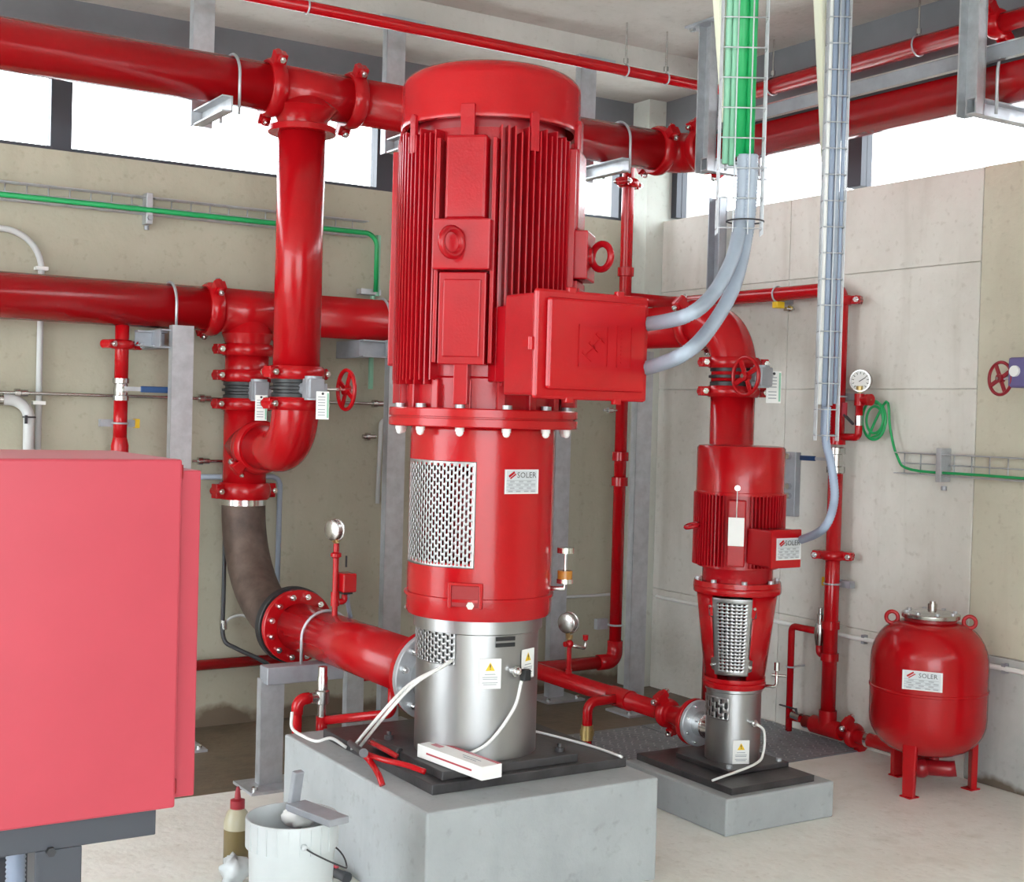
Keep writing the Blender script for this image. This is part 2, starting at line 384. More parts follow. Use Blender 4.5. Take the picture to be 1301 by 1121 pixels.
def plate_label(parent, c, n, upv, w, h, kind='name', nm='nameplate'):
    n = V(n).normalized(); upv = (V(upv)-n*V(upv).dot(n)).normalized(); ux = upv.cross(n); c = V(c)
    o = part(nm, MB().obox(c, (w, h, .002), ux, upv, n), 'label_silver' if kind == 'name' else 'paper', parent)
    f = c+n*.0014
    def bar(mb, x, y, bw, bh, tilt=0):
        e1 = ux*math.cos(tilt)+upv*math.sin(tilt); e2 = upv*math.cos(tilt)-ux*math.sin(tilt)
        mb.obox(f+ux*x*w+upv*y*h, (bw*w, bh*h, .0008), e1, e2, n); return mb
    if kind == 'name':
        b = MB()
        for x, y, bw, bh in ((0, .47, .96, .03), (0, -.47, .96, .03), (-.47, 0, .02, .94), (.47, 0, .02, .94)): bar(b, x, y, bw, bh)
        part('border', b, 'white', o)
        t = MB(); text_mesh('SOLER', h*.33, f+ux*w*.14+upv*h*.26+n*.0005, ux, upv, t); part('lettering', t, 'ink', o)
        part('red_mark', bar(bar(MB(), -.30, .30, .20, .09, .6), -.26, .22, .20, .06, .6), 'red', o)
        pb = MB()
        for i, y in enumerate((.05, -.08, -.21, -.34)):
            bar(pb, -.02, y, .86, .018)
            for x in ((-.33, -.1, .14, .34) if i % 2 else (-.28, -.02, .22)): bar(pb, x, y-.055, .13, .05)
        part('printed_lines', pb, 'print_grey', o)
    else:
        yc = .24; hh = .26*h; pt = [f+upv*(yc*h+s2*hh*.55)+ux*(s1*hh*.62) for s1, s2 in ((-1, -1), (1, -1), (0, 1))]
        part('warning_triangle', MB().prism(pt, n*.0006), 'yellow', o)
        g2 = f+n*.0011
        part('exclamation_mark', MB().obox(g2+upv*(yc*h+.02*h), (w*.05, h*.11, .0006), ux, upv, n).obox(g2+upv*(yc*h-.075*h), (w*.05, h*.03, .0006), ux, upv, n), 'ink', o)
        pb = MB()
        for y, bw in ((-.02, .5), (-.12, .7), (-.18, .66), (-.3, .72), (-.36, .6)): bar(pb, 0, y, bw, .025)
        part('printed_lines', pb, 'print_grey', o)
    return o
def gauge(label, c, face, r, stem_to, group=None):
    c = V(c); a = V(face).normalized()
    t = thing('pressure_gauge', label, 'gauge', stem_to, group)
    part('case', MB().lathe(c-a*r*.75, a, [(0, 0), (r*.8, 0), (r*.93, r*.1), (r*.93, r*.62), (r*1.02, r*.66), (r*1.02, r*.78), (r*.9, r*.78), (r*.88, r*.72)], 32), 'steel', t)
    d = part('dial', MB().lathe(c-a*r*.05, a, [(0, 0), (r*.9, 0)], 32), 'paper', t)
    _, u, v = perp(a); mk = MB()
    for i in range(11):
        th = R(-45+27*i); dv = u*math.cos(th)+v*math.sin(th)
        mk.obox(c-a*(r*.05-.0008)+dv*r*.72, (r*.2, r*.06, .0006), dv, a.cross(dv), a)
    part('scale_marks', mk, 'ink', d)
    part('needle', MB().obox(c-a*(r*.05-.002)+(u+v*.6)*r*.2, (r*.75, r*.07, .001), (u+v*.6).normalized(), a.cross((u+v*.6).normalized()), a), 'ink', t)
    part('stem', MB().cyl(c-a*r*.4-Z*r*.9, V(stem_to), r*.2, seg=10).hexbolt(V(stem_to)+Z*r*.1, Z, r*.32, r*.35), 'brass', t)
    return t

# =================================================================== HEADERS
XR, YR, YB, ZU, ZL = 2.46, 5.78, 6.41, 3.11, 2.13
# upper header
t = thing('header_pipe', 'thick red header pipe under the ceiling, turning the corner along the strip windows', 'pipe', (XR, YR, ZU-RP))
xt0, xt1 = H(345, 110, y=YR).x, H(447, 128, y=YR).x
part('pipe_run', MB().tube([(-2.95, YR, ZU), (xt0, YR, ZU)], RP, 36), 'red', t)
xc0 = H(836, 190, y=YR).x; XRR = 4.72
part('pipe_run', MB().tube([(xt1, YR, ZU), (xc0, YR, ZU)], RP, 36), 'red', t)
el = .16
part('elbow', MB().tube(bend([(xc0, YR, ZU), (XRR, YR, ZU), (XRR, YR-.2, ZU)], .13, 12), RP, 36), 'red', t)
part('pipe_run', MB().tube([(XRR, YR-.2, ZU), (XRR, -2.0, ZU)], RP, 36), 'red', t)
xm = (xt0+xt1)/2
tee = MB().tube([(xt0, YR, ZU), (xt1, YR, ZU)], RP+.001, 36)
zt = H(383, 168, y=YR).z
tee.lathe((XR, YR, zt), Z, [(RP+.001, 0), (RP+.003, .03), (RP+.012, .055), (RP+.03, .08), (RP+.058, .10), (RP*.6, ZU-zt)], 36)
part('tee', tee, 'red', t)
coupling(t, (xt0, YR, ZU), X, RP, (0, -.6, .8)); coupling(t, (xt1, YR, ZU), X, RP, (0, -.6, .8))
coupling(t, (xc0, YR, ZU), X, RP, (0, -.8, .5)); coupling(t, (XRR, YR-.2, ZU), Y, RP, (-.6, 0, .8))
# riser
z1, z2, z3, z4 = (H(378, y, x=XR).z for y in (466, 482, 506, 521))
t = thing('riser_pipe', 'thick red vertical riser joining both headers, ending in a U-shaped elbow', 'pipe', (XR, YR, z4-.4))
flange(t, (XR, YR, zt+.005), Z, .158, .03, 0)
part('pipe_run', MB().tube([(XR, YR, zt-.01), (XR, YR, z2)], RP, 40), 'red', t)
coupling(t, (XR, YR, (z1+z2)/2), Z, RP, (-.95, -.3, 0), w=.062)
coupling(t, (XR, YR, (z3+z4)/2), Z, RP, (-.95, -.3, 0), w=.06)
ze = z4-.19                                           # height of the connection to the back branch
part('elbow', MB().tube(bend([(XR, YR, z3), (XR, YR, ze), (XR, YB-.18, ze)], .19, 16), RP, 40), 'red', t)
coupling(t, (XR, YB-.20, ze), Y, RP, (-.75, 0, -.65), w=.07)
# lower header + branch
t = thing('header_pipe', 'thick red header pipe along the back wall at chest height, ending in a downward elbow', 'pipe', (XR, YB, ZL-RP))
xl = H(268, 390, y=YB).x
part('pipe_run', MB().tube([(-2.95, YB, ZL), (xl, YB, ZL)], RP, 36), 'red', t)
coupling(t, (xl, YB, ZL), X, RP, (0, -.75, .66))
zb = [H(313-(y-480)*.02, y, x=XR).z for y in (441, 450, 470, 486, 507, 521, 613, 634)]
tee = MB().tube([(xl, YB, ZL), (2*XR-xl+.02, YB, ZL)], RP+.001, 36)
tee.lathe((XR, YB, zb[1]), Z, [(RP+.001, 0), (RP+.001, .05), (RP+.02, .10), (RP*.6, ZL-zb[1])], 36)
part('tee', tee, 'red', t)
YRR, XLR = 5.0, 4.45
part('pipe_run', MB().tube(bend([(2*XR-xl, YB, ZL), (XLR, YB, ZL), (XLR, YRR+.3, ZL)], .25, 12), RP, 36), 'red', t)
part('elbow', MB().tube(bend([(XLR, YRR+.3, ZL), (XLR, YRR, ZL), (XLR, YRR, 1.84)], .22, 16), RP+.001, 36), 'red', t)
coupling(t, (XLR, YRR+.3, ZL), Y, RP, (-.7, 0, .7))
coupling(t, (2*XR-xl, YB, ZL), X, RP, (0, -.75, .66))
for a_, b_ in ((0, 1), (2, 3)):
    coupling(t, (XR, YB, (zb[a_]+zb[b_])/2), Z, RP, (-1, -.1, 0), w=.06)
part('pipe_run', MB().tube([(XR, YB, zb[1]), (XR, YB, zb[3]-.005)], RP, 36), 'red', t)
br = thing('branch_pipe', 'thick red vertical branch between the lower header and the bare brown bend', 'pipe', (XR, YB, zb[7]))
part('pipe_run', MB().tube([(XR, YB, zb[4]), (XR, YB, zb[7])], RP, 36), 'red', br)
part('side_outlet', MB().tube([(XR, YB, ze), (XR, YB-.20, ze)], RP, 36), 'red', br)
coupling(br, (XR, YB, (zb[4]+zb[5])/2), Z, RP, (-1, -.1, 0), w=.06)
coupling(br, (XR, YB, (zb[6]+zb[7])/2), Z, RP, (-.97, -.2, 0), w=.085)
# brown bare steel bend
YF, ZF, XF = 5.72, .64, 2.47
bb = thing('pipe_bend', 'bare brown steel pipe bend below the red branch, bolted to a flange', 'pipe', (XR, YB-.3, .4))
part('bend', MB().tube(bend([(XR, YB, zb[7]), (XR, YB, ZF), (XF, YF+.05, ZF)], .52, 20), RP, 40), 'rust', bb)
part('bare_ring', MB().cyl((XR, YB, zb[7]-.03), (XR, YB, zb[7]), RP+.003, seg=36), 'chrome', bb)
flange(bb, (XF, YF+.052, ZF), (0, 1, 0), .178, .05, 12, 'black', side=1)
# discharge pipe to the pump
PX, PY = 2.50, 4.15
dp = thing('discharge_pipe', 'thick red horizontal pipe flanged between the brown bend and the big pump', 'pipe', (XF, 5.1, ZF-RP))
YN = 4.50
part('pipe_run', MB().tube([(XF, YF, ZF), (PX, YN, ZF-.005)], RP, 40), 'red', dp)
flange(dp, (XF, YF, ZF), (0, -1, 0), .170, .035, 12, 'red', side=1, boltr=.142, bk=.085)
flange(dp, (PX, YN, ZF-.005), (0, -1, 0), .172, .03, 0, 'red')

# ------------------------------------------------------------------ butterfly valves
def tag_plate(parent, c, w, h, n):
    n = V(n).normalized(); ux = Z.cross(n).normalized(); c = V(c)
    o = part('tag', MB().obox(c, (w, h, .002), ux, Z, n), 'paper', parent)
    f = c+n*.0014
    part('coloured_edge', MB().obox(f+ux*w*.4, (w*.13, h*.9, .0006), ux, Z, n), 'green_pale', o)
    b = MB()
    for y in (.3, .2, .1, 0, -.15, -.25, -.35): b.obox(f-ux*w*.08+Z*h*y, (w*.55, h*.03, .0006), ux, Z, n)
    part('printed_lines', b, 'print_grey', o)
    part('tag_hole', MB().cyl(f+Z*h*.42, f+Z*h*.42+n*.0006, w*.1, seg=10), 'ink', o)
def bvalve(label, c, zt_, zb_, gdir, wdir, gl_, wl, wheelR=.1, tagn=None, tagoff=(0, 0, 0)):
    c = V(c); g_ = V(gdir); w_ = V(wdir); hh = zt_-zb_; cz = (zt_+zb_)/2; c.z = cz
    t = thing('butterfly_valve', label, 'valve', (c.x, c.y, zb_))
    part('body', MB().lathe((c.x, c.y, zb_), Z, [(RP-.01, 0), (RP+.006, 0), (RP+.006, hh*.22), (RP-.004, hh*.26), (RP-.004, hh*.4), (RP+.012, hh*.44), (RP+.012, hh*.58), (RP-.004, hh*.62), (RP-.004, hh*.76), (RP+.006, hh*.8), (RP+.006, hh), (RP-.01, hh)], 40), 'black', t)
    part('neck', MB().cyl(c+g_*(RP-.01), c+g_*(gl_-.03), .032, seg=16), 'galv_dull', t)
    gc = c+g_*gl_
    part('gearbox', MB().obox(gc, (.085, .075, .09), g_, w_, Z).cyl(gc-Z*.052, gc+Z*.056, .040, seg=20).obox(gc+w_*.045, (.05, .03, .05), g_, w_, Z), 'galv_dull', t, bevel=.006)
    wc = c+g_*gl_+w_*wl
    part('shaft', MB().cyl(gc+w_*.04, wc, .008, seg=10), 'chrome', t)
    handwheel(t, wc, w_, wheelR)
    if tagn: tag_plate(t, gc+V(tagoff), .058, .125, tagn)
    return t
gB = H(402, 495, y=YR-.2)
bvalve('black butterfly valve on the front riser with red handwheel and white tag', (XR, YR, 0), z2, z3, -Y, X, .20, H(440, 490, y=YR-.2).x-XR, .1, (-.4, -1, 0), (.02, -.06, -.075))
bvalve('black butterfly valve on the rear branch, half hidden behind the riser', (XR, YB, 0), zb[3], zb[4], -Y, X, .17, .2, .1, (-.4, -1, 0), (-.01, -.06, -.085))
zc1, zc2, zc3, zc4 = (H(931, y, x=XLR).z for y in (455, 468, 491, 505))
rr = thing('riser_pipe', 'thick red pipe dropping behind the small pump through the drain cover', 'pipe', (XLR, YRR, 0))
part('pipe_run', MB().tube([(XLR, YRR, zc3), (XLR, YRR, .0)], RP, 40), 'red', rr)
coupling(rr, (XLR, YRR, (zc3+zc4)/2), Z, RP, (-.9, .35, 0), w=.055)
coupling(D.objects['header_pipe.001'], (XLR, YRR, (zc1+zc2)/2), Z, RP, (-.9, .35, 0), w=.055)
bvalve('black butterfly valve behind the small pump with bright red handwheel facing the room', (XLR, YRR, 0), zc2, zc3, -Y, -X, .20, .10, .1, None)
vC = D.objects['butterfly_valve.002']
tag_plate(vC, H(983, 492, y=YRR-.20), .072, .155, (-.6, -1, 0))
part('tag_wire', MB().cyl(H(983, 478, y=YRR-.20)+Z*.0, (XLR+.02, YRR-.20, (zc2+zc3)/2+.02), .003, seg=6), 'galv', vC)

# =================================================================== PIPE SUPPORTS
def ceil_support(label, x, yb, ztop, zbot, arm_to, ub_c, ub_axis, arm_z, top_plate=True, w=.10, d=.05, wdir=X):
    t = thing('pipe_hanger', label, 'pipe support', (x, yb, zbot))
    mb = channel(MB(), (x, yb, zbot), (x, yb, ztop-.012), wdir, w, d)
    part('post', mb, 'galv', t)
    part('ceiling_plate', MB().obox((x, yb, ztop-.006), (.24, .16, .012)), 'galv_dull', t)
    for s in (-1, 1): nut(t, (x+s*.09, yb-.05, ztop-.012), -Z, .016)
    a = V((arm_to[0]-x, arm_to[1]-yb, 0))
    mb = MB(); p0 = V((x, yb, arm_z))+a.normalized()*.01; p1 = V((arm_to[0], arm_to[1], arm_z))
    channel(mb, p0, p1, Z, .07, .045)
    part('arm', mb, 'galv', t)
    if ub_c is not None:
        ubolt(t, ub_c, ub_axis, RP, -Z, RP+.06)
    return t
# on the upper header: posts stand behind the pipe, arms reach out below it
za = ZU-RP-.036
ph = [(259, 'galvanised ceiling hanger holding the upper header beside the tee'), (503, 'galvanised ceiling hanger holding the upper header, half hidden by the big motor'),
      (747, 'galvanised ceiling hanger holding the upper header behind the big motor')]
for px, lb in ph:
    yb = YR+.20; x = H(px, 40+ (px-259)*.17, y=yb).x
    xs = x+.075
    ceil_support(lb, x, yb, ZC if px < 900 else 3.6, za-.035, (x, YR-.19), (x+.06, YR, ZU), X, za)
# corner post and right-hand run
def side_support(label, y, xb, zbot, armx, ztop=3.70, yoff=.06):
    t = thing('pipe_hanger', label, 'pipe support', (xb, y, zbot))
    part('post', channel(MB(), (xb, y, zbot), (xb, y, ztop-.012), Y, .10, .05), 'galv', t)
    part('ceiling_plate', MB().obox((xb, y, ztop-.006), (.16, .26, .012)), 'galv_dull', t)
    for s in (-1, 1): nut(t, (xb-.05, y+s*.1, ztop-.012), -Z, .016)
    part('arm', channel(MB(), (xb-.05, y, zbot+.035), (armx, y, zbot+.035), Z, .07, .045), 'galv', t)
    ubolt(t, (XRR, y-.06, ZU), Y, RP, -Z, RP+.06)
    return t
xb = XRR-.18
yk = H(902, 150, x=xb).y; side_support('galvanised ceiling post at the corner elbow with arm under the header', yk, xb, za-.035, XRR+.2)
yk = H(1240, 70, x=xb).y; side_support('wide galvanised ceiling post holding the header on the window side', yk, xb, za-.035, XRR+.22)
# floor posts under the lower header
def floor_post(label, x, y, ztop, arm=None, ub=None, base=True, w=.105, wdir=X, m='galv', armz=None):
    t = thing('support_post', label, 'pipe support', (x, y, 0))
    zf = -.012 if y > 5.42 else 0
    part('post', channel(MB(), (x, y, zf+.012), (x, y, ztop), wdir, w, .05), m, t)
    if base:
        o = part('base_plate', MB().box((x-.13, y-.11, zf), (x+.13, y+.11, zf+.012)), 'galv', t)
        for sx in (-1, 1): nut(o, (x+sx*.1, y-.07, zf+.012), Z)
    else: part('base_plate', MB().box((x-.08, y-.08, zf), (x+.08, y+.08, zf+.012)), 'galv_dull', t)
    if arm: part('arm', channel(MB(), arm[0], arm[1], Z, .075, .05), 'galv_dull', t)
    if ub: ubolt(t, *ub)
    return t
zlb = ZL-RP
yp = YB-.16
xp = H(231, 500, y=yp).x
floor_post('broad galvanised post rising behind the red cabinet to the lower header', xp, yp, zlb-.0+.01, ((xp-.185, YB+.0, zlb-.055), (xp-.04, YB+.0, zlb-.055)), ((xp-.02, YB, ZL), X, RP, -Z, RP+.03))
part('wall_bracket', channel(MB(), (xp-.10, YB-.13, zlb-.055), (xp-.10, YW-.004, zlb-.055), Z, .09, .05), 'galv_dull', D.objects['support_post'])
xp = H(501, 650, y=YB-.16).x
floor_post('galvanised post behind the big pump on the side of the flanged red pipe', xp, YB-.16, zlb, None, ((xp-.03, YB, ZL), X, RP, -Z, RP+.03), wdir=X)
part('wall_bracket', channel(MB(), (xp-.18, YB-.1, zlb-.05), (xp-.18, YW-.004, zlb-.05), Z, .09, .05), 'galv_dull', D.objects['support_post.001'])
part('wall_arm', channel(MB(), (xp-.2, YB-.1, zlb-.05), (xp-.04, YB-.1, zlb-.05), Z, .09, .05), 'galv_dull', D.objects['support_post.001'])
xp = H(717, 700, y=YB).x-.03
floor_post('galvanised post behind the big pump next to its oil cup', xp, YB, zlb, None, None, base=True)
yq = 5.93; xq = H(815, 650, y=yq).x
floor_post('galvanised post between the red drop pipe and the room corner', xq, yq, zlb-.0, ((xq-.02, yq-.06, zlb-.04), (XLR-.14, yq-.06, zlb-.04)), ((XLR, yq-.06, ZL), Y, RP, -Z, RP+.03))
# stand under the discharge pipe
ys = 5.42; xs = H(346, 900, y=ys).x
t = floor_post('short galvanised stand carrying the flanged red pipe, with a square base plate', xs, ys, ZF-RP-.06)
part('arm', MB().box((xs-.05, ys-.06, ZF-RP-.075), (xs+.31, ys+.03, ZF-RP-.0)), 'galv_dull', t, bevel=.004)
ubolt(t, (XF, ys-.02, ZF), Y, RP, -Z, RP+.04)
# second small stand half under the pipe
ys2 = 6.0; xs2 = H(451, 890, y=ys2).x
floor_post('short galvanised post under the wall side of the flanged red pipe', xs2, ys2, .55, None, None, base=False, w=.09)

# =================================================================== BIG PUMP
PZ = .37
pl = solo('plinth', MB().box((2.055, 3.695, 0), (2.995, 4.86, PZ)), 'plinth_c', 'tall grey concrete plinth under the big pump', 'plinth', bevel=.008)
bp = thing('vertical_pump', 'tall red vertical pump with finned motor and stainless steel base, on the tall plinth', 'pump', (PX, PY, PZ))
part('base_plate', MB().box((2.165, 3.86, PZ), (2.975, 4.74, PZ+.035)), 'plate_dark', bp, bevel=.003)
part('mounting_plate', MB().box((PX-.28, PY-.26, PZ+.035), (PX+.28, PY+.28, PZ+.065)), 'plate_dark', bp, bevel=.003)
kz = lambda y: zax(y, PX, PY)
CR = .222; zc0 = PZ+.065; zc1 = kz(785)
part('steel_can', MB().lathe((PX, PY, 0), Z, [(0, zc0), (CR, zc0), (CR, zc1), (0, zc1)], 64), 'stainless', bp)
zfl = kz(777)
part('can_rim', MB().lathe((PX, PY, 0), Z, [(CR, zc1-.03), (CR+.012, zc1-.025), (CR+.012, zfl), (0, zfl)], 64), 'stainless', bp)
camd = -V((PX, PY, 0)).normalized(); lft = V((camd.y, -camd.x, 0))        # towards the camera; image-left seen from it
if lft.dot(rt) > 0: lft = -lft
def adir(deg): return camd*math.cos(R(deg))-lft*math.sin(R(deg))          # deg > 0 towards image right
def curved_grid(r, a0, a1, z0_, z1_, nu, nv, hole):
    mb = MB(); vs = []
    for j in range(nv+1):
        for i in range(nu+1):
            d = adir(a0+(a1-a0)*i/nu); vs.append(V((PX, PY, z0_+(z1_-z0_)*j/nv))+d*r)
    fs = [(j*(nu+1)+i, j*(nu+1)+i+1, (j+1)*(nu+1)+i+1, (j+1)*(nu+1)+i) for j in range(nv) for i in range(nu) if not hole(i, j)]
    return mb.add(vs, fs, True)
def slots(i, j, nu, nv, m=2):
    if i < m or i >= nu-m or j < m or j >= nv-m: return False
    k = (i-m)
    if k % 2 == 1: return False
    return (j-m+(3 if (k//2) % 2 else 0)) % 6 < 4
# lantern with guard window
zl1 = kz(543); zl0 = kz(757); LR = .258
za_, zb_ = kz(713), kz(584)
nu, nv = 96, 60
def lhole(i, j):
    a = -180+360*(i+.5)/nu; z = zl0+(zl1-zl0)*(j+.5)/nv
    return (-76 < a < -7 and za_+.015 < z < zb_-.015)
part('lantern', curved_grid(LR, -180, 180, zl0, zl1, nu, nv, lhole), 'red', bp, solid=.008)
part('coupling_guard', curved_grid(LR+.004, -80, -4, za_, zb_, 2*22+5, 6*13+4, lambda i, j: slots(i, j, 49, 82)), 'stainless', bp, solid=.002)
part('shaft_coupling', MB().lathe((PX, PY, 0), Z, [(.045, zl0), (.045, 1.12), (.1, 1.13), (.1, 1.28), (.085, 1.285), (.085, 1.3), (.1, 1.305), (.1, 1.42), (.045, 1.43), (.045, zl1)], 28), 'red_dark', bp)
# lower ring of the lantern
zr0, zr1, zr2 = kz(777), kz(752), kz(742)
part('lantern_foot', MB().lathe((PX, PY, 0), Z, [(.0, zr0), (.258, zr0), (.263, zr0+.01), (.263, zr1-.006), (.272, zr1-.004), (.272, zr1+.006), (.262, zr1+.008), (.259, zr2), (0, zr2)], 64), 'red', bp)
for a in (-8,):
    d = adir(a-2); ux = Z.cross(d); c = V((PX, PY, kz(746)))+d*(LR+.004)
    o = part('access_slot', MB().obox(c, (.10, .075, .012), ux, Z, d), 'red_dark', bp, bevel=.003)
    for sx in (-1, 1): part('slot_rib', MB().obox(c+ux*sx*.055, (.012, .085, .022), ux, Z, d), 'red', o, bevel=.003)
    part('slot_lintel', MB().obox(c+Z*.042, (.12, .01, .022), ux, Z, d), 'red', o, bevel=.002)
    part('bolt', MB().hexbolt(c-Z*.03+ux*.02, d, .014, .016), 'chrome', o)
# perforated guard on the can
part('can_guard', curved_grid(CR+.004, -86, -20, kz(833), kz(787), 2*14+3, 6*5+3, lambda i, j: slots(i, j, 31, 33, 1)), 'stainless', bp, solid=.0015)
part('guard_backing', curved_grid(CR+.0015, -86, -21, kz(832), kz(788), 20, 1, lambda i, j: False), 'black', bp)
d = adir(33)
for dx in (-.012, .012): part('rating_plate', MB().obox(V((PX, PY, kz(803)))+adir(26)*(CR+.002)+Z*dx*.9, (.075, .014, .003), Z.cross(adir(26)), Z, adir(26)), 'black', bp)
def lab(px, py, w, h, kind, r, nm):
    a = math.degrees(math.asin(max(-.99, min(.99, (px-proj((PX, PY, kz(py)))[0])/(F*r/proj((PX, PY, kz(py)))[2])))))
    d = adir(a); return plate_label(bp, V((PX, PY, kz(py)))+d*(r+.003), d, Z, w, h, kind, nm)
lab(622, 841, .078, .105, 'warn', CR, 'warning_label'); lab(668, 833, .075, .105, 'warn', CR, 'warning_label')
lab(660, 607, .14, .085, 'name', LR, 'nameplate')
d = adir(35); c = V((PX, PY, kz(839)))+d*CR
o = part('cable_gland', MB().cyl(c, c+d*.03, .014, seg=12).sphere(c+d*.03, .016, 12).hexbolt(c+d*.012, d, .02, .012), 'chrome', bp)
part('connector', MB().obox(c+d*.035+Z.cross(d)*.03-Z*.012, (.03, .04, .028), Z.cross(d), Z, d), 'black', o, bevel=.004)
# outlet stub with grey flange
part('outlet_neck', MB().cyl((PX, PY+CR-.02, ZF-.005), (PX, YN-.03, ZF-.005), RP, seg=36), 'stainless', bp)
flange(bp, (PX, YN-.036, ZF-.005), (0, -1, 0), .175, .03, 12, 'galv', side=1, boltr=.146, bk=.085)
for sx, sy in ((1, -1), (1, 1), (-1, 1)):
    p = V((PX+sx*.235, PY+sy*.215+.01, PZ+.065)); part('anchor_bolt', MB().hexbolt(p, Z, .018, .016).cyl(p, p+Z*.03, .009, seg=8), 'plate_dark', bp)
# oil cup
d = adir(88); c = V((PX, PY, kz(745)))+d*.26
o = part('oil_cup', MB().tube([c-d*.02, c+d*.05, c+d*.052+Z*.03], .009, 10).cyl(c+d*.052+Z*.02, c+d*.052+Z*.036, .03, seg=20), 'chrome', bp)
part('glass_jar', MB().cyl(c+d*.052+Z*.036, c+d*.052+Z*.066, .027, seg=20), 'amber', o)
part('glass_top', MB().cyl(c+d*.052+Z*.066, c+d*.052+Z*.13, .027, seg=20), 'glass', o)
part('jar_cap', MB().cyl(c+d*.052+Z*.13, c+d*.052+Z*.15, .031, seg=20).cyl(c+d*.052+Z*.036, c+d*.052+Z*.14, .005, seg=8), 'chrome', o)
# motor flanges
zm0, zm1 = kz(543), kz(520)
part('motor_flange', MB().lathe((PX, PY, 0), Z, [(.2, zm0), (.338, zm0), (.342, zm0+.004), (.342, (zm0+zm1)/2-.004), (.334, (zm0+zm1)/2-.002), (.334, (zm0+zm1)/2+.002), (.342, (zm0+zm1)/2+.004), (.342, zm1-.004), (.338, zm1), (.2, zm1)], 72), 'red', bp)
for i in range(12):
    d = adir(-75+30*i); p = V((PX, PY, zm0))+d*.308
    part('bolt', MB().hexbolt(p, -Z, .016, .014).sphere(p-Z*.017, .014, 10), 'white', bp)
    part('bolt', MB().hexbolt(V((p.x, p.y, zm1)), Z, .018, .014), 'galv', bp)
# motor
MR = .29; zmb, zmt = kz(492), kz(183)
part('motor_base', MB().lathe((PX, PY, 0), Z, [(0, zm1), (.285, zm1), (.285, zmb+.02), (.30, zmb+.03), (0, zmb+.03)], 56), 'red_motor', bp)
mb = MB()
for i in range(16):
    d = adir(-11.25+22.5*i); u_ = Z.cross(d); mb.obox(V((PX, PY, (zm1+zmb)/2))+d*.293, (.03, .03, zmb-zm1+.04), d, u_, Z)
part('base_ribs', mb, 'red_motor', bp, bevel=.004, kind='stuff')
part('motor_body', MB().lathe((PX, PY, 0), Z, [(0, zmb), (MR, zmb), (MR, zmt), (0, zmt)], 72), 'red_motor', bp)
diag = [V((math.cos(R(a)), math.sin(R(a)), 0)) for a in (225, 315, 45, 135)]
mb = MB(); nf = 88
for i in range(nf):
    th = 2*math.pi*i/nf; d = V((math.cos(th), math.sin(th), 0))
    if max(d.dot(g) for g in diag) > math.cos(R(19)): continue
    lo = zmb+(.0 if i % 2 else .015); hi = zmt-random.choice((0, .01, .02)); u_ = Z.cross(d)
    c0 = V((PX, PY, 0))
    mb.add([c0+d*(MR-.01)+u_*s*.005+Z*z for z in (lo, hi) for s in (-1, 1)]+[c0+d*.334+u_*s*.0028+Z*z for z in (lo, hi) for s in (-1, 1)],
           [(4, 5, 7, 6), (0, 4, 6, 2), (1, 3, 7, 5), (0, 1, 5, 4), (2, 6, 7, 3)])
part('cooling_fins', mb, 'red_motor', bp, kind='stuff')
zp0, zp1 = kz(470), kz(195); ze0, ze1 = kz(357), kz(297)
for q, g in enumerate(diag):
    u_ = Z.cross(g); c0 = V((PX, PY, 0))
    o = part('side_panel', MB().obox(c0+g*.31+Z*(ze1+zp1)/2, (.06, .145, zp1-ze1), g, u_, Z), 'red_motor', bp, bevel=.012)
    part('panel_rib', MB().obox(c0+g*.30+u_*.098+Z*(zp0+zp1)/2, (.07, .014, zp1-zp0-.02), g, u_, Z).obox(c0+g*.30-u_*.098+Z*(zp0+zp1)/2, (.07, .014, zp1-zp0-.02), g, u_, Z), 'red_motor', o, bevel=.003)
    part('lower_cover', MB().obox(c0+g*.315+Z*(zp0+ze0)/2, (.06, .165, ze0-zp0-.01), g, u_, Z).obox(c0+g*.347+Z*(zp0+ze0)/2, (.008, .13, ze0-zp0-.06), g, u_, Z), 'red_motor', o, bevel=.006)
    part('cover_strap', MB().obox(c0+g*.325+Z*(zp1+.04), (.02, .05, .13), g, u_, Z), 'red_motor', o, bevel=.003)
    part('foot_rib', MB().obox(c0+g*.315+Z*(zp0-.06), (.05, .05, .14), g, u_, Z), 'red_motor', o, bevel=.003)
    if q > 1: continue
    bx_ = part('eye_boss', MB().obox(c0+g*.335+Z*(ze0+ze1)/2-u_*.0, (.09, .20 if q != 1 else .17, ze1-ze0), g, u_, Z), 'red_motor', bp, bevel=.005)
    ec = c0+g*.42+Z*((ze0+ze1)/2)-u_*.02
    part('lifting_eye', MB().torus(ec, u_*.75+g*.5, .045, .0125, 28, 10).cyl(ec-g*.05, ec-g*.03, .03, seg=16), 'red_motor', bx_)
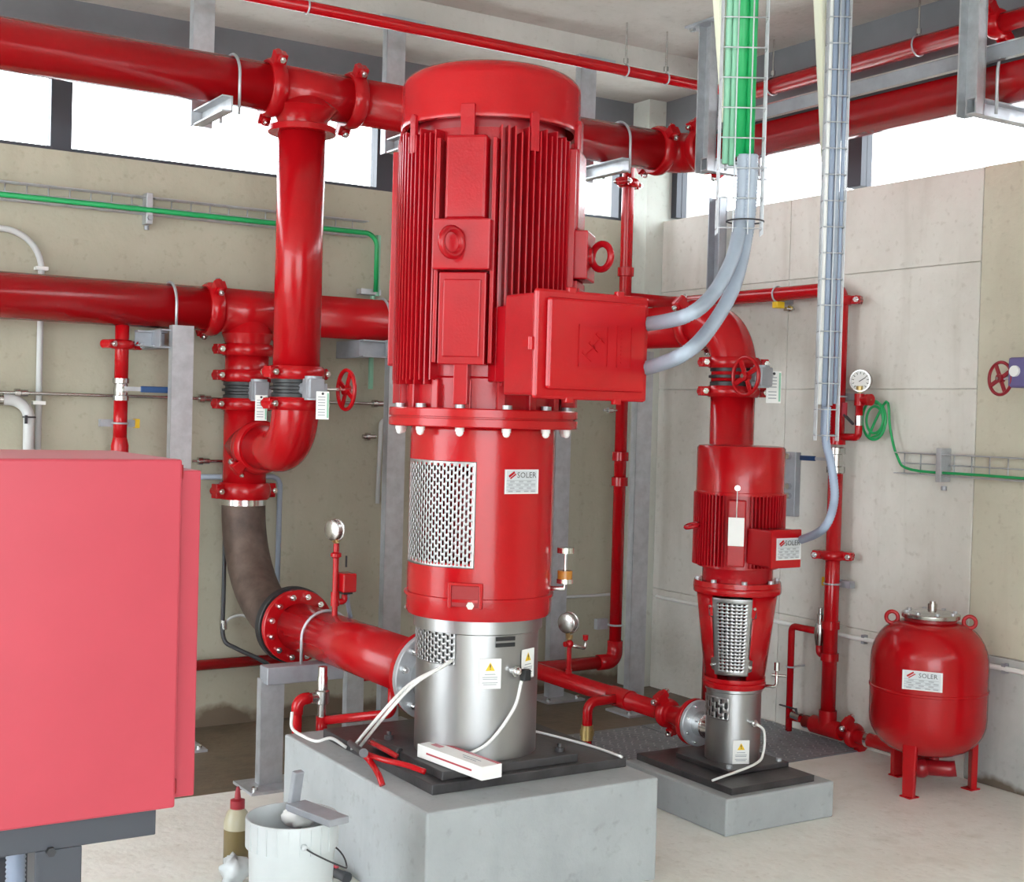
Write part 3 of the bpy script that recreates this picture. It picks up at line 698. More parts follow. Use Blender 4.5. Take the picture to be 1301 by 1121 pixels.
# fan cowl
zk0, zk1, zk2 = kz(172), kz(120), 1.65+(kz(73)-1.65)*.945
prof = [(.30, zk0+.0), (.322, zk0), (.324, zk0+.01), (.322, zk0+.02), (.322, zk1)]
for i in range(1, 9):
    a = R(90*i/8); prof.append((.322-.10*(1-math.cos(a)), zk1+(zk2-zk1)*math.sin(a)))
prof += [(.2, zk2+.002), (0, zk2+.004)]
part('fan_cowl', MB().lathe((PX, PY, 0), Z, prof, 72), 'red', bp)
part('cowl_gap', MB().lathe((PX, PY, 0), Z, [(.0, zmt), (.27, zmt), (.27, zk0+.02), (0, zk0+.02)], 40), 'red_dark', bp)
for a in (-55, 27, 70):
    d = adir(a); u_ = Z.cross(d); part('cowl_strap', MB().obox(V((PX, PY, zk0-.045))+d*.326, (.014, .032, .13), d, u_, Z).hexbolt(V((PX, PY, zk0+.012))+d*.322, d, .014, .012), 'red_motor', bp, bevel=.002)
# terminal box
yf = 3.50; p0 = H(681, 504, y=yf); p1 = H(823, 380, y=yf); bx0, bx1, bz0, bz1 = p0.x, p1.x, p0.z, p1.z
tb = part('terminal_box', MB().box((bx0, yf+.02, bz0+.005), (bx1, yf+.20, bz1-.005)), 'red_motor', bp, bevel=.008)
part('box_neck', MB().box((PX-.14, yf+.19, bz0+.05), (PX+.16, PY-MR+.05, bz1-.03)), 'red_motor', tb, bevel=.006)
lid = part('lid', MB().box((bx0-.008, yf, bz0-.006), (bx1+.008, yf+.022, bz1+.006)).box((bx0+.028, yf-.02, bz0+.025), (bx1-.014, yf, bz1-.02)), 'red', tb, bevel=.010)
for x in (bx0+.13, bx1-.11):
    for z in (bz0-.002, bz1+.002): part('lid_lug', MB().obox((x, yf+.011, z), (.03, .02, .03)), 'red', lid, bevel=.004)
part('lid_hinge', MB().cyl((bx0-.012, yf+.02, (bz0+bz1)/2-.02), (bx0-.012, yf+.02, (bz0+bz1)/2+.02), .012, seg=10).box((bx0-.012, yf+.02, (bz0+bz1)/2-.012), (bx0, yf+.07, (bz0+bz1)/2+.012)), 'red', lid)
def emb(x0, x1, z0_, z1_, t=.004):
    mb = MB(); y = yf-.0225
    for a, b in (((x0, z0_), (x1, z0_+t)), ((x0, z1_-t), (x1, z1_)), ((x0, z0_), (x0+t, z1_)), ((x1-t, z0_), (x1, z1_))): mb.box((a[0], y-.002, a[1]), (b[0], y+.001, b[1]))
    return mb
wd = bx1-bx0; hg = bz1-bz0
e = emb(bx0+wd*.33, bx0+wd*.60, bz0+hg*.30, bz0+hg*.70)
for k in range(5): e.obox((bx0+wd*(.41+.03*k), yf-.0215, bz0+hg*(.40+.045*k)), (.045, .003, .007), V((.8, 0, .6)) if k % 2 else V((.8, 0, -.6)), Y, V((-.6, 0, .8)) if k % 2 else V((.6, 0, .8)))
part('embossed_frame', e, 'red', lid)
e = emb(bx0+wd*.68, bx0+wd*.82, bz0+hg*.31, bz0+hg*.71, .003)
for k in range(9): e.box((bx0+wd*.72, yf-.0225, bz0+hg*(.35+.038*k)), (bx0+wd*.785, yf-.019, bz0+hg*(.363+.038*k)))
part('embossed_table', e, 'red', lid)

# cables of the big pump
def cable(label, pts, r, m='white', cat='cable', group=None, n=8): return solo('cable', MB().tube(catmull(pts, n), r, 8), m, label, cat, group)
gd = adir(-24)
for k in range(2):
    s = V((PX, PY, kz(829-k*3)))+adir(-25+k*3)*(CR+.004)
    cable('white electrode lead running from the perforated steel guard down to the plinth edge', [s, s+adir(-30)*.05+V((0, 0, -.01)), at(520+k*6, 870, 4.55), at(480+k*7, 912, 4.5), H(447+k*8, 952, z=PZ+.012)], .006, group='twin white leads on the big pump')
s = c = V((PX, PY, kz(850)))+adir(38)*(CR+.035)
cable('white cable hanging from the big pump gland down to the base plate', [s, V((PX, PY, kz(885)))+adir(33)*(CR+.02), V((PX, PY, kz(925)))+adir(10)*(CR+.02), V((PX, PY, kz(950)))+adir(-16)*(CR+.05)+Z*.02, V((PX-.2, PY-.22, PZ+.075))], .006)
cable('thin white cable trailing over the left edge of the tall plinth', [H(440, 950, z=PZ+.012), H(430, 944, z=PZ+.03)+V((-.03, 0, .02)), at(402, 942, 4.95), at(384, 935, 4.98), at(371, 925, 4.98), at(371, 905, 5.0)], .006)
cable('white cable lying on the back corner of the tall plinth', [(PX+.2, PY+.12, PZ+.07), (PX+.27, PY+.16, PZ+.072), H(740, 945, z=PZ+.042), H(790, 962, z=PZ+.042), (2.99, 4.12, PZ+.012)], .005)

# =================================================================== SMALL PUMP
QX, QY, QZ = 3.882, 4.297, .15
solo('plinth', MB().box((3.546, 3.948, 0), (4.14, 4.62, QZ)), 'plinth_c', 'low grey concrete plinth under the small pump', 'plinth', bevel=.008)
sp = thing('vertical_pump', 'small red vertical pump with stainless steel base on the low plinth', 'pump', (QX, QY, QZ))
qa, qb, qc = H(924, 1003, z=QZ+.03), H(826, 966, z=QZ+.03), H(1028, 982, z=QZ+.03)
part('base_plate', MB().box((3.60, qa.y, QZ), (qc.x, 4.60, QZ+.028)), 'plate_dark', sp, bevel=.003)
part('mounting_plate', MB().box((QX-.17, QY-.17, QZ+.028), (QX+.17, QY+.17, QZ+.05)), 'plate_dark', sp, bevel=.003)
qz = lambda y: zax(y, QX, QY)
camq = -V((QX, QY, 0)).normalized(); lq = V((camq.y, -camq.x, 0))
if lq.dot(rt) > 0: lq = -lq
def qdir(deg): return camq*math.cos(R(deg))-lq*math.sin(R(deg))
c0 = V((QX, QY, 0))
zs = [qz(y) for y in (962, 876, 871, 858, 752, 744, 737, 628, 566)]
part('steel_can', MB().lathe(c0, Z, [(0, zs[0]-.004), (.117, zs[0]-.004), (.117, zs[1]), (.123, zs[1]+.004), (.123, zs[2]), (0, zs[2])], 48), 'stainless', sp)
part('lantern_foot', MB().lathe(c0, Z, [(0, zs[2]), (.130, zs[2]), (.134, zs[2]+.005), (.134, zs[2]+.022), (.128, zs[2]+.026), (.132, zs[2]+.03), (.132, zs[3]), (0, zs[3])], 48), 'red', sp)
# lantern: two tapered shells and the guard plate between
vs = [c0+qdir(23+(323-23)*i/60)*r_+Z*z_ for r_, z_ in ((.122, zs[3]), (.166, zs[4])) for i in range(61)]
mb = MB().add(vs, [(i, i+1, i+62, i+61) for i in range(60)], True)
part('lantern', mb, 'red', sp, solid=.012)
part('shaft_coupling', MB().lathe(c0, Z, [(.03, zs[3]), (.03, .62), (.062, .63), (.062, .80), (.03, .81), (.03, zs[4])], 20), 'dark', sp)
gw0, gw1 = .060, .066
def gridplate(a0, a1, z0_, z1_, nu, nv, hole):
    vs = []
    for j in range(nv+1):
        f = j/nv; r = .128+(.166-.128)*((z0_+(z1_-z0_)*f)-zs[3])/(zs[4]-zs[3])
        for i in range(nu+1):
            k = 1.0
            if i in (0, nu) : k = 1.0+(.22 if (.06 < f < .22 or .74 < f < .94) else 0)
            d = qdir((a0+a1)/2+(a1-a0)/2*(2*i/nu-1)*k); vs.append(c0+Z*(z0_+(z1_-z0_)*f)+d*(r+.004))
    return MB().add(vs, [(j*(nu+1)+i, j*(nu+1)+i+1, (j+1)*(nu+1)+i+1, (j+1)*(nu+1)+i) for j in range(nv) for i in range(nu) if not hole(i, j)], True)
gN, gV = 17, 45
part('coupling_guard', gridplate(-38, 24.5, zs[3]+.02, zs[4]-.01, gN, gV, lambda i, j: 2 < i < gN-2 and i % 2 == 1 and j % 2 == 1 and 1 < j < gV-2), 'stainless', sp, solid=.002)
for a in (-40, 26):
    for z in (zs[3]+.06, zs[4]-.05):
        d = qdir(a); part('bolt', MB().hexbolt(c0+Z*z+d*(.133+.035*(z-zs[3])/(zs[4]-zs[3])), d, .007, .012), 'chrome', sp)
part('motor_flange', MB().lathe(c0, Z, [(.1, zs[4]), (.184, zs[4]), (.187, zs[4]+.004), (.187, zs[5]-.002), (.184, zs[5]+.002), (.187, zs[5]+.004), (.184, zs[6]), (0, zs[6])], 48), 'red', sp)
for i in range(8):
    d = qdir(-80+45*i); p = c0+d*.17+Z*zs[6]; part('bolt', MB().hexbolt(p, Z, .012, .012), 'galv', sp)
part('motor_base', MB().lathe(c0, Z, [(.15, zs[6]), (.15, zs[6]+.05), (.165, zs[6]+.07), (0, zs[6]+.07)], 36), 'red_motor', sp)
part('motor_body', MB().lathe(c0, Z, [(0, zs[6]+.06), (.172, zs[6]+.06), (.172, zs[7]+.01), (0, zs[7]+.01)], 48), 'red_motor', sp)
mb = MB()
for i in range(72):
    d = qdir(5*i)
    if -17 < ((5*i+180) % 360)-180 < 12: continue
    u_ = Z.cross(d); lo, hi = zs[6]+.07, zs[7]+.005
    mb.add([c0+d*.168+u_*s*.0035+Z*z for z in (lo, hi) for s in (-1, 1)]+[c0+d*.196+u_*s*.002+Z*z for z in (lo, hi) for s in (-1, 1)], [(4, 5, 7, 6), (0, 4, 6, 2), (1, 3, 7, 5), (0, 1, 5, 4), (2, 6, 7, 3)])
part('cooling_fins', mb, 'red_motor', sp, kind='stuff')
d = qdir(-3); part('front_panel', MB().obox(c0+d*.18+Z*(zs[6]+zs[7]+.06)/2, (.03, .075, zs[7]-zs[6]-.09), d, Z.cross(d), Z), 'red_motor', sp, bevel=.006)
part('fan_cowl', MB().lathe(c0, Z, [(.17, zs[7]), (.190, zs[7]), (.190, zs[7]+.012), (.187, zs[7]+.014), (.187, zs[8]-.012), (.180, zs[8]-.003), (.16, zs[8]), (0, zs[8]+.004)], 56), 'red', sp)
d = qdir(-3); part('cowl_screw', MB().cyl(c0+d*.186+Z*(zs[7]+.035), c0+d*.202+Z*(zs[7]+.035), .012, seg=12), 'chrome', sp)
o = part('hanging_tag', MB().obox(c0+qdir(-3)*.212+Z*qz(671), (.065, .118, .002), Z.cross(qdir(-3)), Z, qdir(-3)), 'paper', sp)
part('tag_string', MB().tube([c0+qdir(-3)*.205+Z*(zs[7]+.035), c0+qdir(-3)*.213+Z*(qz(671)+.058)], .002, 6), 'white', o)
d = qdir(-62); part('lifting_eye', MB().torus(c0+d*.222+Z*qz(668), Z+d*.3, .028, .009, 20, 8).cyl(c0+d*.17+Z*qz(668), c0+d*.2+Z*qz(668), .014, seg=10), 'red_motor', sp)
yq0 = QY-.315; a = H(980, 722, y=yq0); b = H(1018, 674, y=yq0); tx0, tx1, tz0, tz1 = a.x, b.x, a.z, b.z
tx0 = H(981, 700, y=yq0).x
tb2 = part('terminal_box', MB().box((tx0, yq0+.01, tz0), (tx1, yq0+.15, tz1)), 'red_motor', sp, bevel=.006)
part('lid', MB().box((tx0-.004, yq0, tz0-.004), (tx1+.004, yq0+.012, tz1+.004)), 'red', tb2, bevel=.004)
part('box_neck', MB().box((QX-.06, yq0+.12, tz0+.01), (tx1-.03, QY-.15, tz1-.01)), 'red_motor', tb2)
plate_label(sp, ((tx0+tx1)/2+.01, yq0-.002, (tz0+tz1)/2), -Y, Z, (tx1-tx0)*.86, (tz1-tz0)*.6)
part('gland', MB().cyl((tx1, yq0+.08, (tz0+tz1)/2+.02), (tx1+.03, yq0+.08, (tz0+tz1)/2+.02), .02, seg=12), 'red_dark', tb2)
# can details
def qgrid(r, a0, a1, z0_, z1_, nu, nv, hole):
    vs = [c0+Z*(z0_+(z1_-z0_)*j/nv)+qdir(a0+(a1-a0)*i/nu)*r for j in range(nv+1) for i in range(nu+1)]
    return MB().add(vs, [(j*(nu+1)+i, j*(nu+1)+i+1, (j+1)*(nu+1)+i+1, (j+1)*(nu+1)+i) for j in range(nv) for i in range(nu) if not hole(i, j)], True)
part('can_guard', qgrid(.121, -85, -8, qz(909), qz(881), 15, 14, lambda i, j: slots(i, j, 15, 14, 1)), 'stainless', sp, solid=.0015)
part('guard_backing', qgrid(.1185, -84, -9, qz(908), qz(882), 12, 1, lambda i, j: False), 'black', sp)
d = qdir(18); plate_label(sp, c0+d*.1195+Z*qz(947), d, Z, .072, .10, 'warn', 'warning_label')
d = qdir(42); p = c0+d*.117+Z*qz(911); part('cable_gland', MB().cyl(p, p+d*.03, .011, seg=12).hexbolt(p+d*.01, d, .016, .01), 'chrome', sp)
d = qdir(80); p = c0+d*.13+Z*qz(868)
part('vent_valve', MB().tube(bend([p, p+d*.05, p+d*.05+Z*.09], .015, 5), .007, 8).cyl(p+d*.03+Z*.05, p+d*.09+Z*.05, .006, seg=8).cyl(p+d*.05+Z*.07, p+d*.05+Z*.105, .012, seg=10), 'steel', sp)
SZ = H(888, 919, x=QX).z; SY = 4.54
part('inlet_neck', MB().cyl((QX, QY+.1, SZ), (QX, SY-.02, SZ), .055, seg=28).lathe((QX, SY-.1, SZ), Y, [(.05, 0), (.056, .01), (.056, .03), (.05, .04)], 28), 'chrome', sp)
flange(sp, (QX, SY-.02, SZ), (0, -1, 0), .102, .022, 8, 'galv', side=1)
for sx, sy in ((-1, -1), (1, -1), (1, 1)):
    p = V((QX+sx*.14, QY+sy*.14, QZ+.05)); part('anchor_bolt', MB().hexbolt(p, Z, .013, .012), 'galv', sp)
cable('white cable looping from the small pump gland down to the low plinth', [c0+qdir(42)*.147+Z*qz(911), c0+qdir(52)*.165+Z*qz(920), c0+qdir(50)*.17+Z*qz(945), c0+qdir(28)*.2+Z*(QZ+.07), H(905, 992, z=QZ+.034)], .0055)

# pipe into the small pump
s0 = H(692, 858, x=QX)
py_ = H(885, 917, x=QX)
ip = thing('branch_pipe', 'red pipe running from behind the big pump to the small pump flange', 'pipe', (QX, 5.2, SZ-.045))
yo = 6.15
part('pipe_run', MB().tube(bend([(QX, SY+.02, SZ), (QX, yo, SZ), (3.0, yo, SZ)], .07, 8), .042, 24), 'red', ip)
flange(ip, (QX, SY+.008, SZ), (0, 1, 0), .104, .024, 0, 'red')
part('reducer', MB().lathe((QX, SY+.02, SZ), Y, [(.058, 0), (.055, .05), (.044, .12), (.042, .14)], 28), 'red', ip)
yy = H(848, 905, x=QX).y; coupling(ip, (QX, yy, SZ), Y, .042, (-.5, 0, .86), w=.05)
ytee = H(790, 890, x=QX).y
part('tee', MB().cyl((QX, ytee-.07, SZ), (QX, ytee+.07, SZ), .049, seg=24), 'red', ip)
zb0 = SZ
part('side_branch', MB().tube(bend([(QX, ytee, SZ), (QX-.20, ytee, SZ), (QX-.20, ytee, .02)], .045, 8), .024, 16), 'red', ip)
part('union', MB().cyl((QX-.20, ytee, .12), (QX-.20, ytee, .19), .029, seg=12).hexbolt((QX-.20, ytee, .14), Z, .034, .03), 'brass', ip)
# gauge on that pipe
yg = H(722, 868, x=QX).y
ga = thing('gauge_tapping', 'thin red tapping with a small steel tap, rising from the pipe between the pumps', 'pipe fitting', (QX, yg, SZ+.03))
gz = H(720, 812, x=QX).z
part('tube', MB().cyl((QX, yg, SZ+.03), (QX, yg, gz), .012, seg=12).cyl((QX, yg, SZ+.03), (QX, yg, SZ+.06), .018, seg=12), 'red', ga)
zt2 = H(722, 818, x=QX).z
part('tee', MB().sphere((QX, yg, zt2), .022, 14).cyl((QX-.03, yg, zt2), (QX, yg, zt2), .014, seg=12), 'red', ga)
part('tap', MB().tube(bend([(QX, yg, zt2-.005), (QX+.10, yg, zt2-.03), (QX+.10, yg, zt2+.015)], .012, 4), .010, 10), 'steel', ga)
part('tap_handle', MB().cyl((QX+.10, yg, zt2+.015), (QX+.10, yg, zt2+.04), .015, seg=10), 'red', ga)
gz2 = H(720, 790, x=QX).z
gauge('round steel pressure gauge on the thin red tapping between the two pumps', (QX, yg, gz2), (.93, .36, 0), .055, (QX, yg, gz))

# =================================================================== EXPANSION TANK
TX, TY = 4.855, 4.075
tz = lambda y: zax(y, TX, TY)
tk = thing('expansion_tank', 'red expansion tank on three legs with a steel lid, by the right wall', 'tank', (TX, TY, 0))
zb2, zt3 = .16, .765; TR = .259
prof = [(0, zb2)]
for i in range(1, 9):
    a = R(90*i/8); prof.append((.06+(TR-.06)*math.sin(a)**.9, zb2+.17*(1-math.cos(a))))
prof += [(TR, .455), (TR+.004, .458), (TR+.004, .466), (TR, .469), (TR, zt3-.19)]
for i in range(1, 10):
    a = R(90*i/9); prof.append((.10+(TR-.10)*math.cos(a), zt3-.19+.19*math.sin(a)))
prof.append((0, zt3))
part('body', MB().lathe((TX, TY, 0), Z, prof, 56), 'red', tk)
part('neck_ring', MB().lathe((TX, TY, 0), Z, [(.10, zt3-.02), (.115, zt3-.02), (.115, zt3+.012), (0, zt3+.012)], 36), 'red_dark', tk)
o = part('lid', MB().lathe((TX, TY, 0), Z, [(0, zt3+.012), (.128, zt3+.012), (.130, zt3+.016), (.130, zt3+.03), (.126, zt3+.034), (.09, zt3+.036), (.08, zt3+.042), (0, zt3+.046)], 40), 'steel', tk)
part('air_valve', MB().hexbolt((TX+.01, TY, zt3+.045), Z, .022, .03).cyl((TX+.01, TY, zt3+.07), (TX+.01, TY, zt3+.085), .014, seg=12), 'steel', o)
for i in range(8):
    a = R(45*i+10); part('lid_bolt', MB().hexbolt((TX+.11*math.cos(a), TY+.11*math.sin(a), zt3+.034), Z, .011, .01), 'galv', o)
ct = -V((TX, TY, 0)).normalized(); lt = V((ct.y, -ct.x, 0))
if lt.dot(rt) > 0: lt = -lt
for s in (-1, 1):
    c = V((TX, TY, zt3-.02))+lt*s*(.168)+ct*.02
    part('lifting_eye', MB().torus(c+Z*.025, ct, .026, .009, 24, 8, ), 'red', tk)
for px, py in ((1157, 1012), (1242, 1003), (1141, 986)):
    f = H(px, py, z=0); d = (f-V((TX, TY, 0))).normalized(); u_ = Z.cross(d); p = V((TX, TY, 0))+d*.205
    mb = MB().add([p+u_*s*w_+d*e_+Z*z for z, w_ in ((0, .027), (.30, .034)) for s in (-1, 1) for e_ in (-.006, .022)],
        [(0, 1, 5, 4), (2, 6, 7, 3), (0, 4, 6, 2), (1, 3, 7, 5), (0, 2, 3, 1), (4, 5, 7, 6)])
    o = part('leg', mb, 'red', tk, bevel=.006)
    part('leg_foot', MB().box((p.x-.03, p.y-.03, 0), (p.x+.03, p.y+.03, .006)), 'red', o)
d = (ct-lt*(-.0)).normalized(); dn_ = (ct+lt*.10).normalized()
plate_label(tk, V((TX, TY, tz(853)))+dn_*(TR+.002), dn_, Z, .17, .085)
vt = MB().cyl((TX+.02, TY-.03, .10), (TX+.02, TY-.03, .18), .022, seg=14)
part('bottom_outlet', vt, 'red_dark', tk)
part('drain_valve', MB().tube([V((TX, TY, .1))+lt*.03+ct*.03, V((TX, TY, .1))-lt*.10+ct*.02, V((TX, TY, .105))-lt*.13+ct*.02], .036, 16).sphere(V((TX, TY, .095))+lt*.02+ct*.03, .045, 14), 'red_dark', tk)

# =================================================================== RIGHT WALL PIPEWORK
WX = XW-.10
yv = H(1060, 650, x=WX).y
zt4 = H(1000, 373, x=WX).z
zh = H(1052, 925, x=WX).z
yd = 6.20; xd = H(790, 520, y=yd).x
rp = thing('feed_pipe', 'red pipe along the right wall at head height, dropping to the expansion tank', 'pipe', (WX, yv, zh-.04))
pr = .038
part('pipe_run', MB().tube(bend([(xd+.02, yd, zt4), (WX, yd, zt4), (WX, yv, zt4), (WX, yv, H(1062, 552, x=WX).z)], [.07, .06], 8), pr, 24), 'red', rp)
zu0, zu1 = H(1062, 602, x=WX).z, H(1062, 568, x=WX).z
part('union', MB().cyl((WX, yv, zu0), (WX, yv, zu1), .036, seg=20).lathe((WX, yv, 0), Z, [(.036, zu0), (.046, zu0+.005), (.046, zu0+.035), (.036, zu0+.04)], 8).lathe((WX, yv, 0), Z, [(.036, zu1-.04), (.046, zu1-.035), (.046, zu1-.005), (.036, zu1)], 8).cyl((WX-.06, yv, (zu0+zu1)/2), (WX, yv, (zu0+zu1)/2), .012, seg=10), 'steel', rp)
hd = H(1030, 588, x=WX-.06)
part('lever', MB().obox(((WX-.07), yv+.13, (zu0+zu1)/2+.005), (.012, .11, .026)), 'blue', rp, bevel=.005)
part('lever_shank', MB().obox(((WX-.07), yv+.04, (zu0+zu1)/2+.005), (.006, .09, .016)), 'galv', rp)
part('pipe_run', MB().tube([(WX, yv, zu0), (WX, yv, zh)], pr, 24), 'red', rp)
for py in (560, 706, 836, 795):
    z = H(1060, py, x=WX).z
    if py == 706: coupling(rp, (WX, yv, z), Z, pr, (-.5, .85, 0), w=.05)
    else: part('collar', MB().lathe((WX, yv, z), Z, [(pr, -.02), (pr+.008, -.02), (pr+.008, .02), (pr, .02)], 24), 'red', rp)
coupling(rp, (WX, yv, H(1078, 381, x=WX).z), Z, pr, (.5, -.85, 0), w=.05)
ybt = H(1128, 942, x=WX).y
part('pipe_run', MB().tube([(WX, yv+.16, zh), (WX, ybt+.10, zh), (WX-.04, TY+.14, .09), (TX+.02, TY-.02, .09)], pr-.004, 20), 'red', rp)
part('tee', MB().cyl((WX, yv-.10, zh), (WX, yv+.10, zh), pr+.008, seg=24).cyl((WX, yv, zh), (WX, yv, zh+.09), pr+.008, seg=24), 'red', rp)
coupling(rp, (WX, H(1085, 930, x=WX).y, zh), Y, pr, (-.6, 0, .8), w=.05)
part('white_ring', MB().cyl((WX, ybt+.11, zh), (WX, ybt+.13, zh), pr+.002, seg=20), 'chrome', rp)
# relief loop
yl = H(1004, 860, x=WX).y; zl_top = H(1004, 795, x=WX).z; zl_tee = H(1003, 911, x=WX).z; zl_bot = H(1000, 935, x=WX).z
rl = thing('relief_loop', 'thin red relief line with a steel valve beside the tank feed pipe', 'pipe', (WX, yl, zl_bot))
yw_ = H(1038, 800, x=WX).y
part('pipe_run', MB().tube(bend([(WX, yl, zl_bot), (WX, yl, zl_top), (WX, yw_, zl_top)], .03, 6), .018, 16), 'red', rl)
part('relief_valve', MB().lathe((WX, yw_-.02, 0), Z, [(0, zl_top-.07), (.02, zl_top-.07), (.026, zl_top-.03), (.03, zl_top), (.024, zl_top+.04), (.018, zl_top+.045), (.018, zl_top+.09), (.012, zl_top+.095), (.012, zl_top+.125), (0, zl_top+.125)], 16), 'steel', rl)
part('outlet', MB().tube(bend([(WX, yw_-.02, zl_top-.06), (WX, yw_-.02, zl_top-.115), (WX, yv+.02, zl_top-.115)], .02, 5), .018, 14), 'red', rl)
part('bottom_link', MB().tube([(WX, yl, zl_tee), (WX, yv+.15, zh+.005)], .018, 14), 'red', rl)
part('tap_body', MB().cyl((WX, yv+.19, zh+.01), (WX, yv+.25, zh+.016), .024, seg=12), 'steel', rl)
part('tap_lever', MB().obox((WX-.02, yv+.27, zh+.055), (.012, .12, .006)).cyl((WX, yv+.22, zh+.02), (WX-.01, yv+.22, zh+.055), .007, seg=8), 'dark', rl)
part('clamp', MB().torus((WX, yl, H(1003, 847, x=WX).z), Z, .021, .005, 20, 6).cyl((WX, yl, H(1003, 847, x=WX).z), (XW, yl-.0, H(1003, 847, x=WX).z), .006, seg=8), 'galv', rl)
# pipe clamps with yellow end caps
def clamp(label, c, r, wall_dir, ydir, group, cap=True):
    c = V(c); wd_ = V(wall_dir); yd_ = V(ydir)
    t = thing('pipe_clamp', label, 'pipe clamp', c+wd_*r, group)
    part('strap', MB().torus(c, Z if abs(yd_.z) < .5 else yd_.cross(wd_), r+.003, .005, 24, 6), 'galv', t)
    part('rail', MB().obox(c+wd_*(r+.02)+yd_*.0, (.035, .17, .035), wd_, yd_, wd_.cross(yd_)), 'galv_dull', t)
    if cap: part('end_cap', MB().obox(c+wd_*(r+.02)+yd_*.092-wd_*.006, (.045, .022, .045), wd_, yd_, wd_.cross(yd_)), 'yellow', t, bevel=.003)
    return t
clamp('pipe clamp with yellow end cap low on the tank feed pipe', (WX, yv, H(1058, 742, x=WX).z), pr, X, Y, None)
clamp('pipe clamp with yellow end cap high on the tank feed pipe, beside the gauge', (WX, yv, H(1066, 504, x=WX).z), pr, X, Y, None)
yc_ = H(988, 377, x=WX).y
t = thing('pipe_clamp', 'pipe clamp with yellow tip under the horizontal feed pipe on the right wall', 'pipe clamp', (WX, yc_, zt4-.07))
part('strap', MB().torus((WX, yc_, zt4), Y, pr+.003, .005, 24, 6), 'galv', t)
part('rail', MB().box((WX+.035, yc_-.018, zt4-.05), (XW, yc_+.018, zt4+.03)), 'galv_dull', t)
part('end_cap', MB().box((WX-.02, yc_-.02, zt4-.075), (WX+.035, yc_+.02, zt4-.04)), 'yellow', t, bevel=.003)
t = thing('wall_anchor', 'small threaded anchor sticking out of the right wall under the feed pipe', 'anchor', H(1009, 393, x=XW))
p = H(1009, 393, x=XW); part('stud', MB().cyl(p, p-X*.06, .007, seg=8).hexbolt(p-X*.025, -X, .02, .012), 'steel', t); part('wing', MB().obox(p-X*.04, (.008, .07, .02)), 'steel', t)
# gauge assembly on the feed pipe
yg2 = H(1091, 540, x=WX).y
gt = thing('gauge_tapping', 'red tapping with elbow and side switch, off the tank feed pipe below the round gauge', 'pipe fitting', (WX, yg2, H(1090, 556, x=WX).z))
z_a, z_b, z_c = (H(1091, y, x=WX).z for y in (556, 508, 497))
part('tube', MB().tube(bend([(WX, yv, z_a), (WX, yg2, z_a), (WX, yg2, z_b)], .025, 6), .019, 14), 'red', gt)
part('tee', MB().cyl((WX, yg2, z_b-.03), (WX, yg2, z_b+.03), .026, seg=14).cyl((WX, yg2, z_b), (WX, yg2-.06, z_b), .02, seg=14).cyl((WX, yg2-.05, z_b), (WX, yg2-.075, z_b), .03, seg=14), 'red', gt)
part('steel_nipple', MB().cyl((WX, yg2, z_a+.06), (WX, yg2, z_a+.11), .02, seg=10), 'chrome', gt)
part('tap_lever', MB().obox((WX-.03, yg2+.04, z_a+.09), (.01, .08, .012), X, V((0, .8, .6)), V((0, -.6, .8))), 'ink', gt)
part('tap_tag', MB().obox((WX-.03, yg2+.07, z_b-.05), (.008, .03, .07)), 'red_cab', gt)
gauge('white dial pressure gauge on the right wall above the green cable coil', (WX, yg2, H(1090, 484, x=WX).z), (-1, -.35, 0), .055, (WX, yg2, z_c))
# valve at the right edge: hanging on a riser just beyond the frame
vx = XW-.28
yh = H(1271, 481, x=vx).y; zh2 = H(1271, 481, x=vx).z
v = thing('butterfly_valve', 'violet-grey gearbox valve with dark red handwheel in front of the beige wall panel', 'valve', (vx, yh-.3, zh2-.1))
handwheel(v, (vx, yh, zh2), (-1, .2, 0), .078, 'cap_red', 4)
gc = H(1294, 472, x=vx)
part('gearbox', MB().box((vx-.02, gc.y-.07, gc.z-.07), (vx+.10, gc.y+.04, gc.z+.06)), 'violet_grey', v, bevel=.01)
part('indicator', MB().cyl((vx-.02, gc.y-.0, gc.z), (vx-.032, gc.y-.0, gc.z), .024, seg=18), 'white', v)
part('shaft', MB().cyl((vx, yh, zh2), (vx+.03, gc.y-.02, gc.z-.02), .009, seg=10), 'galv', v)
part('neck', MB().cyl((vx+.05, gc.y-.03, gc.z-.1), (vx+.05, gc.y-.35, gc.z-.1), .02, seg=12), 'galv_dull', v)
part('body', MB().cyl((vx+.05, gc.y-.45, gc.z-.14), (vx+.05, gc.y-.45, gc.z-.06), .12, seg=28), 'black', v)
t = thing('riser_pipe', 'thick red riser on the right wall carrying the violet-grey gearbox valve', 'pipe', (vx+.05, gc.y-.45, 0))
part('pipe_run', MB().tube([(vx+.05, gc.y-.45, 0), (vx+.05, gc.y-.45, gc.z-.14)], RP, 28), 'red', t)
part('pipe_run', MB().tube(bend([(vx+.05, gc.y-.45, gc.z-.06), (vx+.05, gc.y-.45, ZU), (XRR+.02, gc.y-.45, ZU)], .12, 10), RP, 28), 'red', t)

